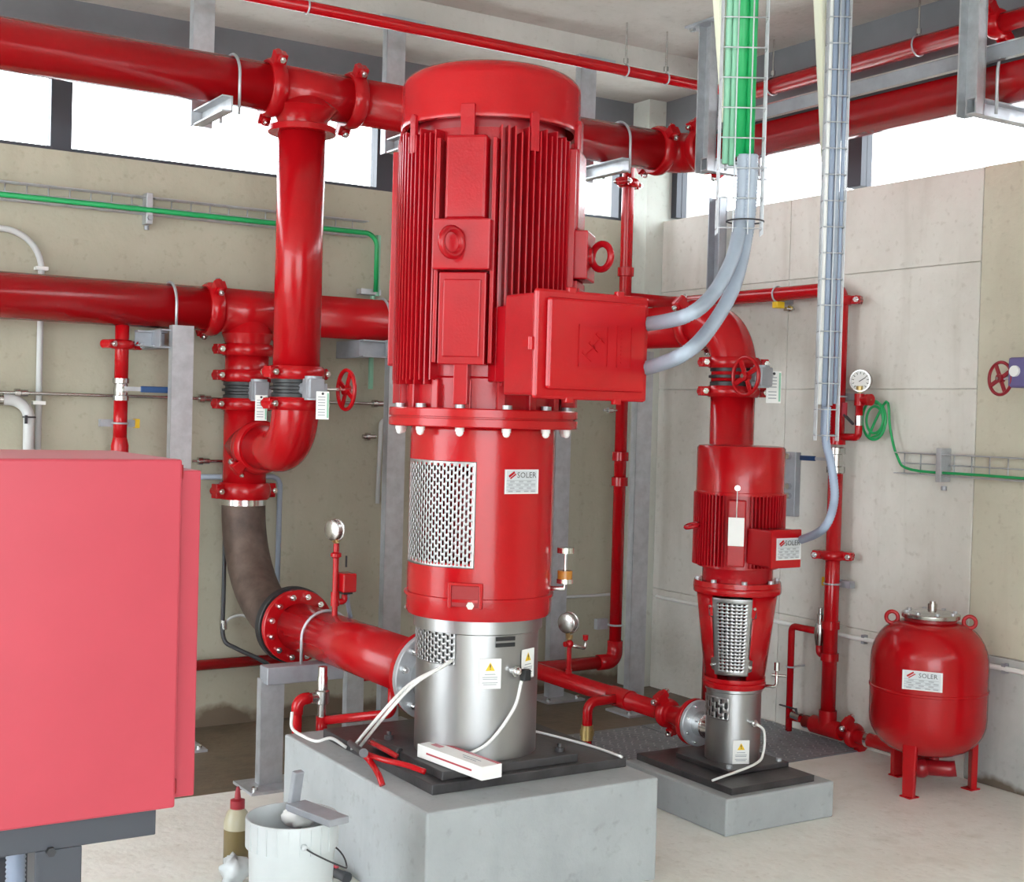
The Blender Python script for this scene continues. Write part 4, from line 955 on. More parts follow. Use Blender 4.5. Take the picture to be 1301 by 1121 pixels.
# =================================================================== RED DROP PIPE (back wall)
dr = thing('drop_pipe', 'slim red vertical pipe from the upper header down to knee height near the corner', 'pipe', (xd, yd, .5))
zj = H(781, 840, y=yd).z; rd = .038
ztop_ = ZU-.02
part('pipe_run', MB().tube(bend([(xd, YR+.05, ZU+.05), (xd, yd, ZU+.05), (xd, yd, zj+.06)], .06, 8), rd-.002, 20), 'red', dr)
xj0 = H(688, 848, y=yd).x-.6
part('elbow', MB().tube(bend([(xd, yd, zj+.12), (xd, yd, zj), (xd-.12, yd, zj)], .055, 8), rd+.007, 20), 'red', dr)
part('pipe_run', MB().tube([(xd-.06, yd, zj), (xj0, yd, zj)], rd, 20), 'red', dr)
coupling(dr, (xd, yd, H(798, 233, y=yd).z), Z, rd, (-.85, -.5, 0), w=.05)
for py in (580, 612, 345): part('collar', MB().lathe((xd, yd, H(787, py, y=yd).z), Z, [(rd, -.028), (rd+.010, -.025), (rd+.010, .025), (rd, .028)], 24), 'red', dr)
part('steel_nipple', MB().cyl((xd-.13, yd, H(765, 521, y=yd).z), (xd, yd, H(765, 521, y=yd).z), .008, seg=8).hexbolt((xd-.10, yd, H(765, 521, y=yd).z), X, .016, .03), 'steel', dr)
zc = H(782, 794, y=yd).z
t = thing('pipe_clamp', 'galvanised clamp tying the slim red drop pipe to the corner post', 'pipe clamp', (xd, yd, zc-.03))
part('strap', MB().torus((xd, yd, zc), Z, rd+.004, .006, 24, 6), 'galv', t)
part('arm', MB().box((xd-.10, yd+.042, zc-.03), (xq+.02, yd+.075, zc+.03)), 'galv', t)

# =================================================================== SPRINKLER PIPE, RIGHT TRUNKING
ysp, zsp, rs = 5.60, 3.45, .027
xsp = XW-.17
spk = thing('sprinkler_pipe', 'slim bright red pipe hung just below the ceiling', 'pipe', (3.3, ysp, zsp))
part('pipe_run', MB().tube(bend([(-2.95, ysp, zsp), (xsp, ysp, zsp), (xsp, -2.0, zsp)], .06, 8), lambda f: rs, 18), 'red', spk)
part('pipe_run', MB().tube([(xsp+.01, ysp-.1, zsp), (xsp+.01, -2.0, zsp)], .044, 20), 'red', spk)
coupling(spk, (xsp+.01, H(1265, 40, x=xsp).y, zsp), Y, .044, (-.7, 0, .7), w=.07)
def drop_hanger(label, c, ax, r, group):
    c = V(c); t = thing('pipe_hanger', label, 'pipe support', (c.x, c.y, c.z-r), group)
    part('ring', MB().torus(c, ax, r+.004, .004, 20, 6), 'galv', t)
    part('rod', MB().cyl(c+Z*r, (c.x, c.y, 3.70), .005, seg=8), 'steel', t)
    part('nut', MB().hexbolt(c+Z*(r+.012), Z, .013, .025), 'steel', t)
for px, py in ((390, 12), (795, 85), (846, 97)):
    p = H(px, py, y=ysp); drop_hanger('threaded rod hanger with ring around the slim red pipe below the ceiling', (p.x, ysp, zsp), X, rs, 'rod hangers of the slim ceiling pipe')
for px, py in ((980, 105), (1165, 62)):
    p = H(px, py, x=xsp); drop_hanger('threaded rod hanger holding the slim pipe above the grey trunking', (xsp+.01, p.y, zsp), Y, .044, 'rod hangers above the trunking')
xtk = XRR-.10; ztk = H(1100, 110, x=xtk).z; htk = .07
tr = thing('cable_trunking', 'shiny grey cable trunking above the header along the window wall', 'trunking', (xtk, 4, ztk-htk/2))
part('channel', MB().box((xtk-.004, -2, ztk-htk/2), (xtk+.004, 5.4, ztk+htk/2)).box((xtk, -2, ztk-htk/2), (xtk+.09, 5.4, ztk-htk/2+.006)), 'galv_dull', tr)
part('edge_lip', MB().box((xtk-.014, -2, ztk-htk/2-.006), (xtk, 5.4, ztk-htk/2+.004)).box((xtk-.010, -2, ztk+htk/2-.004), (xtk, 5.4, ztk+htk/2+.003)), 'chrome', tr)
part('seam', MB().box((xtk-.010, -2, ztk-htk/2-.016), (xtk+.05, 5.4, ztk-htk/2-.007)), 'ink', tr)

# =================================================================== WIRE BASKET TRAYS
def basket(label, o, along, side, out, L, w, h, sp=.1, th=.0034, nl=3, group=None, both=True, nh=2):
    """wire tray: starts at o, runs L along; 'side' is its width direction, 'out' the open side"""
    o, a, s, n = V(o), V(along), V(side), V(out)
    t = thing('wire_tray', label, 'cable tray', o, group)
    lw = MB()
    for i in range(nl+1): p = o+s*(w*i/nl-w/2); lw.cyl(p, p+a*L, th, seg=6)
    for e in (-1, 1):
        for k in range(1, nh+1): p = o+s*(e*w/2)+n*(h*k/nh); lw.cyl(p, p+a*L, th, seg=6)
    part('long_wires', lw, 'galv', t, kind='stuff')
    cw = MB(); d = .02
    while d < L:
        b = o+a*d; cw.tube([b+s*w/2+n*h, b+s*w/2, b-s*w/2, b-s*w/2+n*h], th, 6); d += sp
    part('cross_wires', cw, 'galv', t, kind='stuff'); return t
# back wall tray
zt_top = H(100, 240, y=YW-.08).z; zt_bot = H(100, 262, y=YW-.08).z
xe = H(478, 285, y=YW-.06).x
bt = basket('horizontal wire tray on the back wall with a single green cable', (-2.9, YW-.02, (zt_top+zt_bot)/2), X, Z, -Y, xe+2.9-.05, zt_top-zt_bot, .05, .1, nl=2)
p = H(190, 262, y=YW-.07)
part('bracket', MB().box((p.x-.016, YW-.075, zt_bot-.05), (p.x+.016, YW-.004, zt_top+.02)), 'galv', bt, bevel=.003)
part('bracket_screw', MB().hexbolt((p.x, YW-.076, zt_bot-.02), -Y, .014, .02).hexbolt((p.x, YW-.03, zt_bot-.055), -Z, .012, .02), 'galv_dull', bt)
zg = H(100, 258, y=YW-.06).z; zj2 = H(486, 372, y=YW-.06).z
solo('cable', MB().tube(bend([(-2.9, YW-.075, zg), (xe, YW-.075, zg), (xe, YW-.075, zj2)], .07, 8), .013, 10), 'green', 'green cable lying in the tray on the back wall', 'cable')
t = thing('conduit', 'pale green conduit dropping behind the lower header next to the big motor', 'conduit', (xe+.02, YW-.05, 1.4))
part('tube', MB().cyl((xe+.02, YW-.05, zj2-.02), (xe+.02, YW-.05, H(488, 300, y=YW-.05).z), .014, seg=12), 'green_pale', t)
part('tube', MB().cyl((xe+.0, YW-.04, H(485, 495, y=YW-.04).z), (xe+.0, YW-.04, zj2-.02), .014, seg=12), 'green_pale', t)
part('saddle', MB().obox((xe-.02, YW-.03, zj2), (.12, .06, .03)), 'galv', t)
# right wall tray
zr_t, zr_b = H(1200, 578, x=XW-.06).z, H(1200, 605, x=XW-.06).z
y_s = H(1140, 580, x=XW-.05).y
b2 = basket('horizontal wire tray on the right wall with the loose green cable', (XW-.02, y_s, (zr_t+zr_b)/2), -Y, Z, -X, y_s+1.5, zr_t-zr_b, .05, .1, nl=2)
p = H(1193, 590, x=XW-.07)
part('bracket', MB().box((XW-.075, p.y-.016, zr_b-.03), (XW-.004, p.y+.016, zr_t+.03)), 'galv', b2, bevel=.003)
part('bracket_screw', MB().hexbolt((XW-.03, p.y, zr_b-.05), -Z, .014, .02), 'galv_dull', b2)
# green cable coil
cc = H(1110, 533, x=XW-.06); pts = [(WX, yg2-.07, z_b)]
for i in range(30):
    a = R(90+40*i/1.0*.8); rr_ = .066+.016*math.sin(i*.23); pts.append((XW-.05-.010*math.sin(i*.1), cc.y+math.cos(a)*rr_*.95, cc.z+math.sin(a)*rr_*1.25))
q1 = H(1131, 545, x=XW-.05); q2 = H(1140, 580, x=XW-.06)
pts += [(XW-.05, q1.y+.03, cc.z+.09), q1, q2, (XW-.06, y_s-.1, zr_b+.02), (XW-.06, y_s-.5, zr_b+.015), (XW-.06, y_s-1.2, zr_b+.012), (XW-.06, 0, zr_b+.012)]
solo('cable', MB().tube(catmull(pts, 5), .0065, 8), 'green', 'green cable coiled beside the white dial gauge, then running along the right wall', 'cable')

# ceiling-dropped trays
def vtray(label, px, d, ytop, pyb, w, h, sp):
    p0 = at(px[0], ytop, d); zb_ = at(px[1], pyb, d).z
    b = at((px[0]+px[1])/2, (ytop+pyb)/2, d)
    return V((b.x, b.y, zb_))
sdir = V((.84, -.54, 0)); odir = V((-.54, -.84, 0))          # width across the view, open side towards the room
t1 = vtray('', (946, 936), 4.5, 0, 300, .1, .05, .1)
basket('wire tray hanging from the ceiling with green cables and grey conduits', t1+odir*.06, Z, sdir, -odir, 3.70-t1.z, .15, .05, .1, nl=3, th=.0026)
t2 = vtray('', (1064, 1048), 5.15, 0, 560, .1, .05, .1)
basket('long wire tray hanging from the ceiling in front of the tank feed pipe', t2+odir*.05, Z, sdir, -odir, 3.70-t2.z, .085, .045, .1, nl=2, th=.0026)
# hanger brackets (cream)
def tbracket(label, pxs, d, zt_):
    (a0, a1, ya), (b0, b1, yb_) = pxs
    A0, A1, B0, B1 = at(a0, ya, d), at(a1, ya, d), at(b0, yb_, d), at(b1, yb_, d)
    e0 = A0+(A0-B0)*((zt_-A0.z)/(A0.z-B0.z)); e1 = A1+(A1-B1)*((zt_-A1.z)/(A1.z-B1.z))
    n = V((.54, .84, 0))
    t = thing('tray_bracket', label, 'bracket', (B0+B1)/2)
    part('web', MB().prism([B0, B1, e1, e0], n*.012), 'cream', t)
    part('rib', MB().prism([B0*.6+B1*.4, B0*.45+B1*.55, e0*.45+e1*.55, e0*.6+e1*.4], n*-.012), 'cream', t)
tbracket('tapered cream hanger bracket beside the green cables', ((906, 924, 0), (917, 923, 155)), 4.52, 3.70)
tbracket('tapered cream hanger bracket beside the long wire tray', ((1034, 1057, 0), (1044, 1052, 205)), 5.2, 3.70)
# cables in tray 1
def tc(k, dd): return t1+sdir*k+odir*dd
zg_end = at(940, 205, 4.48).z; ztop2 = 3.69
for i, (k, r, m) in enumerate(((-.052, .011, 'green_pale'), (-.03, .011, 'green_pale'), (-.004, .019, 'green'), (.028, .017, 'green'))):
    o = tc(k, .024); solo('cable', MB().tube([V((o.x, o.y, zg_end+random.uniform(-.02, .03))), V((o.x, o.y, ztop2))], r, 12), m,
        'green power cable dropping from the ceiling in the wire tray' if m == 'green' else 'pale green signal cable dropping from the ceiling in the wire tray', 'cable', 'green cables in the hanging tray' if m == 'green' else 'pale cables in the hanging tray')
def ribbed(path, r, pitch=.012):
    P = path; out = []; L = 0; seg = [(P[i+1]-P[i]).length for i in range(len(P)-1)]; tot = sum(seg); n = int(tot/(pitch/2)); i = 0; acc = 0; pts = []
    for k in range(n+1):
        d = tot*k/n
        while i < len(seg)-1 and acc+seg[i] < d: acc += seg[i]; i += 1
        pts.append(P[i].lerp(P[i+1], (d-acc)/seg[i]))
    return MB().tube(pts, lambda f: r if round(f*n) % 2 else r*.88, 14)
for k, yb_, lb, pxs, dd in ((.010, 411, 'upper grey flexible conduit curving from the big terminal box to the hanging tray', ((870, 402), (905, 375), (930, 330), (940, 285)), .03),
                        (.035, 470, 'lower grey flexible conduit curving from the big terminal box to the hanging tray', ((865, 452), (900, 420), (932, 365), (948, 300)), .035)):
    zz = H(824, yb_, x=bx1+.01).z; ya = H(824, yb_, x=bx1+.01).y
    e = tc(k, dd)
    pts = [V((bx1-.02, yf+.10, zz)), V((bx1+.04, yf+.10, zz))]+[at(a, b, 4.12+.36*j/3) for j, (a, b) in enumerate(pxs)]+[V((e.x, e.y, at(943, 250, 4.5).z)), V((e.x, e.y, zg_end+.02))]
    t = thing('conduit', lb, 'conduit', pts[0])
    part('hose', ribbed(catmull(pts, 10), .024), 'conduit', t)
    part('gland', MB().cyl((bx1, yf+.10, zz), (bx1+.03, yf+.10, zz), .032, seg=16), 'galv_dull', t)
part('cable_tie', MB().torus(tc(.02, .035)+Z*(at(943, 283, 4.5).z-t1.z), Z, .062, .003, 20, 5), 'ink', t)
# cables in tray 2
t2c = lambda k, dd: t2+sdir*k+odir*dd
for i, (k, r, m) in enumerate(((-.030, .010, 'white'), (-.010, .011, 'flex_blue'), (.012, .011, 'conduit'), (.032, .008, 'flex_blue'))):
    o = t2c(k, .022); zlow = t2.z+(.12 if i != 1 else .0)
    lbl = {'white': 'white cable in the long hanging tray', 'flex_blue': 'blue-grey cable in the long hanging tray', 'conduit': 'pale grey cable in the long hanging tray'}[m]
    solo('cable', MB().tube([V((o.x, o.y, zlow+random.uniform(0, .03))), V((o.x, o.y, 3.69))], r, 10), m, lbl, 'cable', 'cables in the long hanging tray' if m == 'flex_blue' else None)
gl2 = V((tx1+.03, yq0+.08, (tz0+tz1)/2+.02)); o = t2c(0, .03)
pts = [gl2-X*.03, gl2+X*.02, at(1046, 672, 5.1), at(1060, 635, 5.1), at(1056, 590, 5.12), V((o.x, o.y, t2.z+.0)), V((o.x, o.y, t2.z+.13))]
solo('conduit', ribbed(catmull(pts, 10), .017), 'flex_blue', 'blue-grey flexible conduit looping from the small terminal box up to the long tray', 'conduit')

# =================================================================== BACK WALL SMALL PIPES
pv = YW-.03
def wpt(px, py, y=None): return H(px, py, y=pv if y is None else y)
a = wpt(0, 290); b = wpt(53, 320); zc_ = a.z
cd = thing('conduit', 'white rigid conduit bending down the back wall behind the lower header', 'conduit', (b.x, pv, 1.2))
part('tube', MB().tube(bend([(-2.9, pv, zc_), (b.x, pv, zc_), (b.x, pv, wpt(46, 600).z)], .18, 10), .015, 12), 'conduit_dull', cd)
for py in (341, 512): part('saddle', MB().obox((b.x, pv+.005, wpt(50, py).z), (.06, .045, .018)), 'white', cd, bevel=.003)
g0, g1 = wpt(0, 508, YW-.06), wpt(37, 525, YW-.06)
cd = thing('conduit', 'grey conduit elbow low on the back wall beside the cabinet top', 'conduit', (g1.x, YW-.06, 1.2))
part('tube', MB().tube(bend([(-2.9, YW-.06, g0.z), (g1.x, YW-.06, g0.z), (g1.x, YW-.06, 1.15)], .09, 8), .026, 14), 'conduit_dull', cd)
part('cable_tie', MB().torus((g1.x, YW-.06, wpt(37, 530).z), Z, .028, .004, 18, 5).obox((g1.x-.02, YW-.09, wpt(37, 533).z), (.012, .012, .04)), 'ink', cd)
part('fitting', MB().hexbolt((g1.x-.16, YW-.06, g0.z), X, .032, .04), 'steel', cd)
def tubing(label, px0, px1, py0, py1, y, r, fits, m='steel'):
    a, b = H(px0, py0, y=y), H(px1, py1, y=y); z = (a.z+b.z)/2
    t = thing('steel_tubing', label, 'tubing', (a.x, y, z))
    part('tube', MB().cyl((a.x, y, z), (b.x, y, z), r, seg=10), m, t)
    for px in fits:
        x = H(px, py0, y=y).x
        part('fitting', MB().hexbolt((x-.02, y, z), X, r*2.6, .025).hexbolt((x+.01, y, z), X, r*2.0, .03), 'steel', t)
        part('standoff', MB().cyl((x, y, z), (x, YW, z), r*.9, seg=8), 'galv_dull', t)
    return t
tubing('thin steel tubing running along the back wall at valve height', -60, 482, 496, 514, YW-.06, .009, (24, 258, 478))
tubing('short thin steel tubing behind the rear branch', 244, 306, 585, 587, YW-.06, .008, (256,))
tubing('thin white conduit behind the big pump above the floor', 515, 880, 752, 766, YW-.03, .009, (), 'conduit_dull')
a = H(350, 620, y=YW-.05); cd = thing('conduit', 'thin grey conduit hooking down beside the bare brown bend', 'conduit', (a.x, YW-.05, .6))
part('tube', MB().tube(bend([(H(250, 606, y=YW-.05).x, YW-.05, H(300, 606, y=YW-.05).z), (H(356, 606, y=YW-.05).x, YW-.05, H(300, 606, y=YW-.05).z), (H(353, 700, y=YW-.05).x, YW-.05, H(353, 800, y=YW-.05).z)], .05, 8), .014, 12), 'conduit', cd)
a = H(284, 760, y=YW-.05)
cd = thing('conduit', 'dark hose drooping below the bare brown bend', 'conduit', (a.x, YW-.05, .5))
part('hose', MB().tube(catmull([(a.x, YW-.05, 1.3), (a.x, YW-.05, 1.0), a, H(284, 810, y=YW-.06), H(300, 824, y=YW-.1), H(330, 838, y=YW-.15), H(348, 850, y=YW-.15)], 6), .011, 10), 'dark', cd)
part('loop', MB().tube(catmull([H(284, 796, y=YW-.05), H(292, 786, y=YW-.06), H(306, 782, y=YW-.07), H(318, 786, y=YW-.08)], 6), .007, 8), 'conduit_dull', cd)
part('fitting', MB().cyl(H(284, 800, y=YW-.05), H(284, 788, y=YW-.05), .018, seg=10), 'steel', cd)
p0 = H(248, 846, y=YW-.09); p1 = H(338, 841, y=YW-.09)
solo('feed_pipe', MB().tube([(0, YW-.09, p0.z), (p1.x+.15, YW-.09, p0.z)], .028, 16), 'red', 'slim red pipe low on the back wall behind the cabinet', 'pipe')
a = H(483, 580, y=YW-.03)
t = thing('conduit', 'thin pale conduit ending at an anchor left of the post behind the big pump', 'conduit', (a.x, YW-.03, .9))
part('tube', MB().tube(bend([(a.x+.08, YW-.03, H(495, 528, y=YW-.03).z), (a.x, YW-.03, H(483, 536, y=YW-.03).z), (a.x-.01, YW-.03, H(479, 640, y=YW-.03).z)], .03, 5), .012, 10), 'conduit_dull', t)
part('anchor', MB().cyl((a.x-.11, YW-.03, H(470, 555, y=YW-.03).z), (a.x-.03, YW-.03, H(470, 555, y=YW-.03).z), .012, seg=8).hexbolt((a.x-.09, YW-.03, H(470, 555, y=YW-.03).z), X, .024, .02), 'steel', t)
# vertical red pipe with ball valve at left
yv2 = YB; xv = H(154, 480, y=yv2).x
vb = thing('drain_pipe', 'slim red pipe with a blue-levered ball valve hanging under the lower header', 'pipe', (xv, yv2, 1.0))
zz = lambda py: H(154, py, y=yv2).z
part('pipe_run', MB().tube([(xv, yv2, ZL-.06), (xv, yv2, zz(483))], .033, 20), 'red', vb)
part('pipe_run', MB().tube([(xv, yv2, zz(507)), (xv, yv2, zz(562))], .033, 20), 'red', vb)
part('reducer', MB().lathe((xv, yv2, 0), Z, [(.033, zz(556)), (.042, zz(566)), (.042, zz(700)), (0, zz(700))], 20), 'red', vb)
coupling(vb, (xv, yv2, zz(438)), Z, .034, (-.9, -.4, 0), w=.045)
part('ball_valve', MB().lathe((xv, yv2, 0), Z, [(.02, zz(509)), (.04, zz(509)), (.04, zz(503)), (.033, zz(502)), (.036, zz(495)), (.033, zz(488)), (.04, zz(487)), (.04, zz(481)), (.02, zz(481))], 8).cyl((xv, yv2, zz(495)), (xv+.01, yv2-.06, zz(495)), .014, seg=10), 'steel', vb)
part('lever_shank', MB().obox((xv+.05, yv2-.06, zz(494)), (.10, .006, .02)), 'galv', vb)
part('lever', MB().obox((xv+.15, yv2-.06, zz(494)), (.15, .014, .03)), 'blue', vb, bevel=.006)
clamp('pipe clamp with yellow end cap on the slim pipe under the lower header', (xv, yv2, zz(538)), .033, Y, X, None)
# relief stand by the plinth
yo2 = 5.0; ax_ = H(377, 930, y=yo2); bx_ = H(409, 900, y=yo2)
rv = thing('relief_line', 'red drain line with a steel relief valve, standing between the stand and the tall plinth', 'pipe', (ax_.x, yo2, 0))
zt5 = H(377, 889, y=yo2).z
part('pipe_run', MB().tube(bend([(ax_.x, yo2, .0), (ax_.x, yo2, zt5), (bx_.x-.03, yo2, zt5)], .035, 8), .020, 16), 'red', rv)
part('elbow', MB().tube(bend([(ax_.x, yo2, zt5-.06), (ax_.x, yo2, zt5), (ax_.x+.05, yo2, zt5)], .035, 8), .025, 16), 'red', rv)
part('relief_valve', MB().lathe((bx_.x, yo2, 0), Z, [(0, zt5-.09), (.018, zt5-.09), (.018, zt5-.03), (.03, zt5-.025), (.03, zt5+.025), (.022, zt5+.03), (.022, zt5+.08), (.019, zt5+.085), (.019, zt5+.125), (0, zt5+.125)], 14).cyl((bx_.x-.05, yo2, zt5), (bx_.x, yo2, zt5), .022, seg=12), 'steel', rv)
zt6 = H(409, 916, y=yo2).z
part('pipe_run', MB().tube([(bx_.x, yo2, zt5-.08), (bx_.x, yo2, zt6-.08)], .024, 16), 'red', rv)
part('link', MB().tube(bend([(bx_.x, yo2, zt6), H(498, 907, y=4.80), V((H(498, 907, y=4.80).x, 4.80, ZF-RP+.02))], .03, 6), .019, 14), 'red', rv)
# gauge on discharge pipe
yg3 = H(424, 775, x=XF).y; zb3 = ZF+RP-.01
gt = thing('gauge_tapping', 'red tapping with a square red pressure switch on top of the flanged pipe', 'pipe fitting', (XF+.005, yg3, zb3))
zq = lambda py: H(424, py, x=XF).z
part('tube', MB().cyl((XF+.005, yg3, zb3), (XF+.005, yg3, zq(690)), .013, seg=12).cyl((XF+.005, yg3, zq(770)), (XF+.005, yg3, zq(752)), .019, seg=12).lathe((XF+.005, yg3, 0), Z, [(.013, zq(709)), (.024, zq(707)), (.024, zq(703)), (.013, zq(701))], 14), 'red', gt)
sw = part('pressure_switch', MB().box((XF+.02, yg3-.05, zq(752)), (XF+.085, yg3+.04, zq(728))), 'red', gt, bevel=.006)
part('switch_base', MB().box((XF+.03, yg3-.03, zq(755)), (XF+.075, yg3+.02, zq(751))), 'black', sw)
part('side_outlet', MB().tube(bend([(XF, yg3, zq(765)), (XF+.05, yg3, zq(765)), (XF+.05, yg3, zq(753))], .012, 4), .014, 10), 'red', gt)
part('lever', MB().obox((XF+.045, yg3-.02, zq(713)), (.006, .008, .05)), 'ink', gt)
part('flex', MB().tube(catmull([(XF+.065, yg3, zq(756)), (XF+.075, yg3+.02, zq(766)), (XF+.12, yg3+.08, zq(790))], 6), .010, 10), 'conduit', gt)
gauge('round steel pressure gauge on the tapping above the flanged red pipe', (XF+.005, yg3, zq(673)), (.93, .36, 0), .048, (XF+.005, yg3, zq(690)))
# right wall conduit and electrical bracket
zcd = H(1190, 832, x=XW-.02).z
rc = thing('conduit', 'thin white conduit running low along the right wall behind the tank', 'conduit', (XW-.02, 4.5, zcd-.02))
part('tube', MB().cyl((XW-.02, -1, zcd), (XW-.02, 6.4, zcd), .012, seg=10), 'white', rc)
for px in (1100, 1280): part('saddle', MB().obox((XW-.014, H(px, 830, x=XW).y, zcd), (.028, .02, .045)), 'galv_dull', rc)
p0 = H(995, 655, x=XW-.03); p1 = H(1013, 575, x=XW-.03)
t = thing('mounting_rail', 'grey steel rail with bolts on the right wall behind the small motor', 'rail', (XW-.02, (p0.y+p1.y)/2, p0.z))
part('rail', MB().box((XW-.04, p1.y, p0.z), (XW, p0.y, p1.z)), 'galv_dull', t, bevel=.004)
for py in (580, 618, 630): q = H(1003, py, x=XW-.04); part('bolt', MB().hexbolt(q, -X, .018, .02), 'chrome', t)

# =================================================================== RED CABINET
CXR, CYF = 1.105, 3.31
cz0, cz1 = H(228, 1026, y=CYF).z, H(228, 584, y=CYF).z
cb = thing('control_cabinet', 'large glossy red cabinet on a dark steel frame, nearest the tall plinth side', 'cabinet', (.5, CYF+.3, 0))
cb['label'] = 'large glossy red steel cabinet raised on a dark grey frame'
part('body', MB().box((-.35, CYF+.03, cz0), (CXR+.0, CYF+.62, cz1-.02)), 'red_cab', cb, bevel=.006)
part('door', MB().box((-.35, CYF, cz0), (CXR-.0, CYF+.028, cz1)), 'red_cab', cb, bevel=.006)
part('top_panel', MB().box((-.35, CYF+.028, cz1-.02), (CXR, CYF+.62, cz1)), 'red_cab', cb, bevel=.006)
xe2 = H(249, 800, y=CYF+.06).x
part('side_frame', MB().box((CXR+.006, CYF+.045, cz0+.012), (xe2, CYF+.60, cz1-.03)), 'red_cab', cb, bevel=.004)
part('door_seam', MB().box((CXR-.0, CYF+.03, cz0+.02), (CXR+.006, CYF+.5, cz1-.04)), 'ink', cb)
for z in (cz0+.03, cz1-.05): part('hinge', MB().cyl((CXR+.004, CYF+.03, z), (CXR+.004, CYF+.03, z+.035), .008, seg=10), 'red_dark', cb)
xb_ = H(198, 1050, y=CYF+.05).x; zfb = H(150, 1068, y=CYF+.05).z
part('frame_rail', MB().box((-.35, CYF+.05, zfb), (xb_, CYF+.11, cz0)), 'frame_dark', cb, bevel=.003)
part('frame_rail', MB().box((-.35, CYF+.50, zfb), (xb_, CYF+.56, cz0)), 'frame_dark', cb, bevel=.003)
part('frame_rail', MB().box((xb_-.06, CYF+.11, zfb), (xb_, CYF+.50, cz0)), 'frame_dark', cb, bevel=.003)
lx0, lx1 = H(44, 1095, y=CYF+.05).x, H(104, 1095, y=CYF+.05).x
for y in (CYF+.05, CYF+.47):
    part('leg', MB().box((lx0, y, 0), (lx1, y+.08, zfb)), 'frame_dark', cb, bevel=.003)
    part('leg', MB().box((-.3, y, 0), (-.3+lx1-lx0, y+.08, zfb)), 'frame_dark', cb, bevel=.003)
part('rail_bolt', MB().hexbolt(H(64, 1082, y=CYF+.049), -Y, .012, .012), 'ink', cb)
p = H(246, 796, y=CYF+.45); part('side_handle', MB().box((xe2, CYF+.35, p.z-.075), (xe2+.022, CYF+.42, p.z+.07)), 'dark', cb, bevel=.004)
hs = H(20, 1100, y=CYF+.3)
solo('conduit', ribbed([V((hs.x, hs.y, .0)), V((hs.x, hs.y, zfb+.1))], .026), 'flex_blue', 'blue-grey ribbed hose standing under the red cabinet', 'conduit')

# =================================================================== FLOOR CLUTTER
BX, BY = 1.64, 3.80
zr_ = H(372, 1036, y=BY).z
bk = thing('bucket', 'white plastic bucket with wire handle in front of the tall plinth', 'bucket', (BX, BY, 0))
rb, rt_ = .118, .142
prof = [(0, .004), (rb, 0), (rb+.004, .01), (rt_-.010, zr_-.09), (rt_, zr_-.088), (rt_+.001, zr_-.005), (rt_-.001, zr_), (rt_-.006, zr_), (rt_-.012, zr_-.05), (rb-.004, .02), (0, .02)]
part('shell', MB().lathe((BX, BY, 0), Z, prof, 48), 'bucket_w', bk)
cbk = -V((BX, BY, 0)).normalized(); lb_ = V((cbk.y, -cbk.x, 0))
if lb_.dot(rt) > 0: lb_ = -lb_
for k in range(9):
    a = -60+k*14; d = cbk*math.cos(R(a))-lb_*math.sin(R(a)); part('rim_rib', MB().obox(V((BX, BY, zr_-.046))+d*(rt_+.001), (.004, .004, .08), d, Z.cross(d), Z), 'bucket_w', bk)
h0 = V((BX, BY, zr_-.055))+(cbk*.97-lb_*.25).normalized()*(rt_+.006); h1 = V((BX, BY, zr_-.055))-(cbk*.97-lb_*.25).normalized()*(rt_+.006)
sd = -lb_
hp = [h0, h0+sd*.03-Z*.02, V((BX, BY, zr_-.13))+(cbk*.6-lb_*1).normalized()*(rt_+.02), V((BX, BY, zr_-.17))+(-lb_*1-cbk*.1).normalized()*(rt_+.03), V((BX, BY, zr_-.13))+(-cbk*.7-lb_).normalized()*(rt_+.02), h1]
part('handle', MB().tube(catmull(hp, 8), .0028, 8), 'dark', bk)
for h in (h0, h1): part('handle_lug', MB().sphere(h, .010, 10), 'bucket_w', bk)
# float lying across the bucket
c1 = at(375, 1035, 4.18); c2 = at(431, 1046, 4.02)
c1.z = max(c1.z, zr_+.012); c2.z = max(c2.z-.0, zr_+.012); c2.z = c1.z
tw = thing('plastering_float', 'grey steel float lying across the rim of the white bucket', 'hand tool', (c1+c2)/2)
ax1 = (c2-c1).normalized(); s1 = Z.cross(ax1)
part('blade', MB().obox((c1+c2)/2, ((c2-c1).length, .075, .022), ax1, s1, Z), 'galv_dull', tw, bevel=.003)
p = c1+ax1*.02
part('grip', MB().obox(p+Z*.055-ax1*.02, (.022, .035, .11), (ax1*.95-Z*.2).normalized(), s1, (Z*.95+ax1*.2).normalized()), 'galv_dull', tw, bevel=.004)
# crumpled paper in the bucket
def crumple(name, c, rx, ry, rz_, m, label, cat, n=14, amp=.3, seed=3):
    random.seed(seed); vs = []; fs = []
    for j in range(n//2+1):
        ph_ = math.pi*j/(n//2)
        for i in range(n):
            th = 2*math.pi*i/n; k = 1+random.uniform(-amp, amp*.6)
            vs.append(V(c)+V((rx*math.sin(ph_)*math.cos(th)*k, ry*math.sin(ph_)*math.sin(th)*k, rz_*(1-math.cos(ph_)*k))))
    lo = min(v.z for v in vs); sh = c[2]-lo
    vs = [v+Z*sh for v in vs]
    fs = [(j*n+i, j*n+(i+1) % n, (j+1)*n+(i+1) % n, (j+1)*n+i) for j in range(n//2) for i in range(n)]
    return solo(name, MB().add(vs, fs, True), m, label, cat)
q = at(402, 1024, 4.25)
crumple('paper_sheet', (BX+.045, BY+.045, zr_-.06), .062, .045, .036, 'paper', 'crumpled white paper stuffed in the bucket behind the float', 'paper', seed=5)
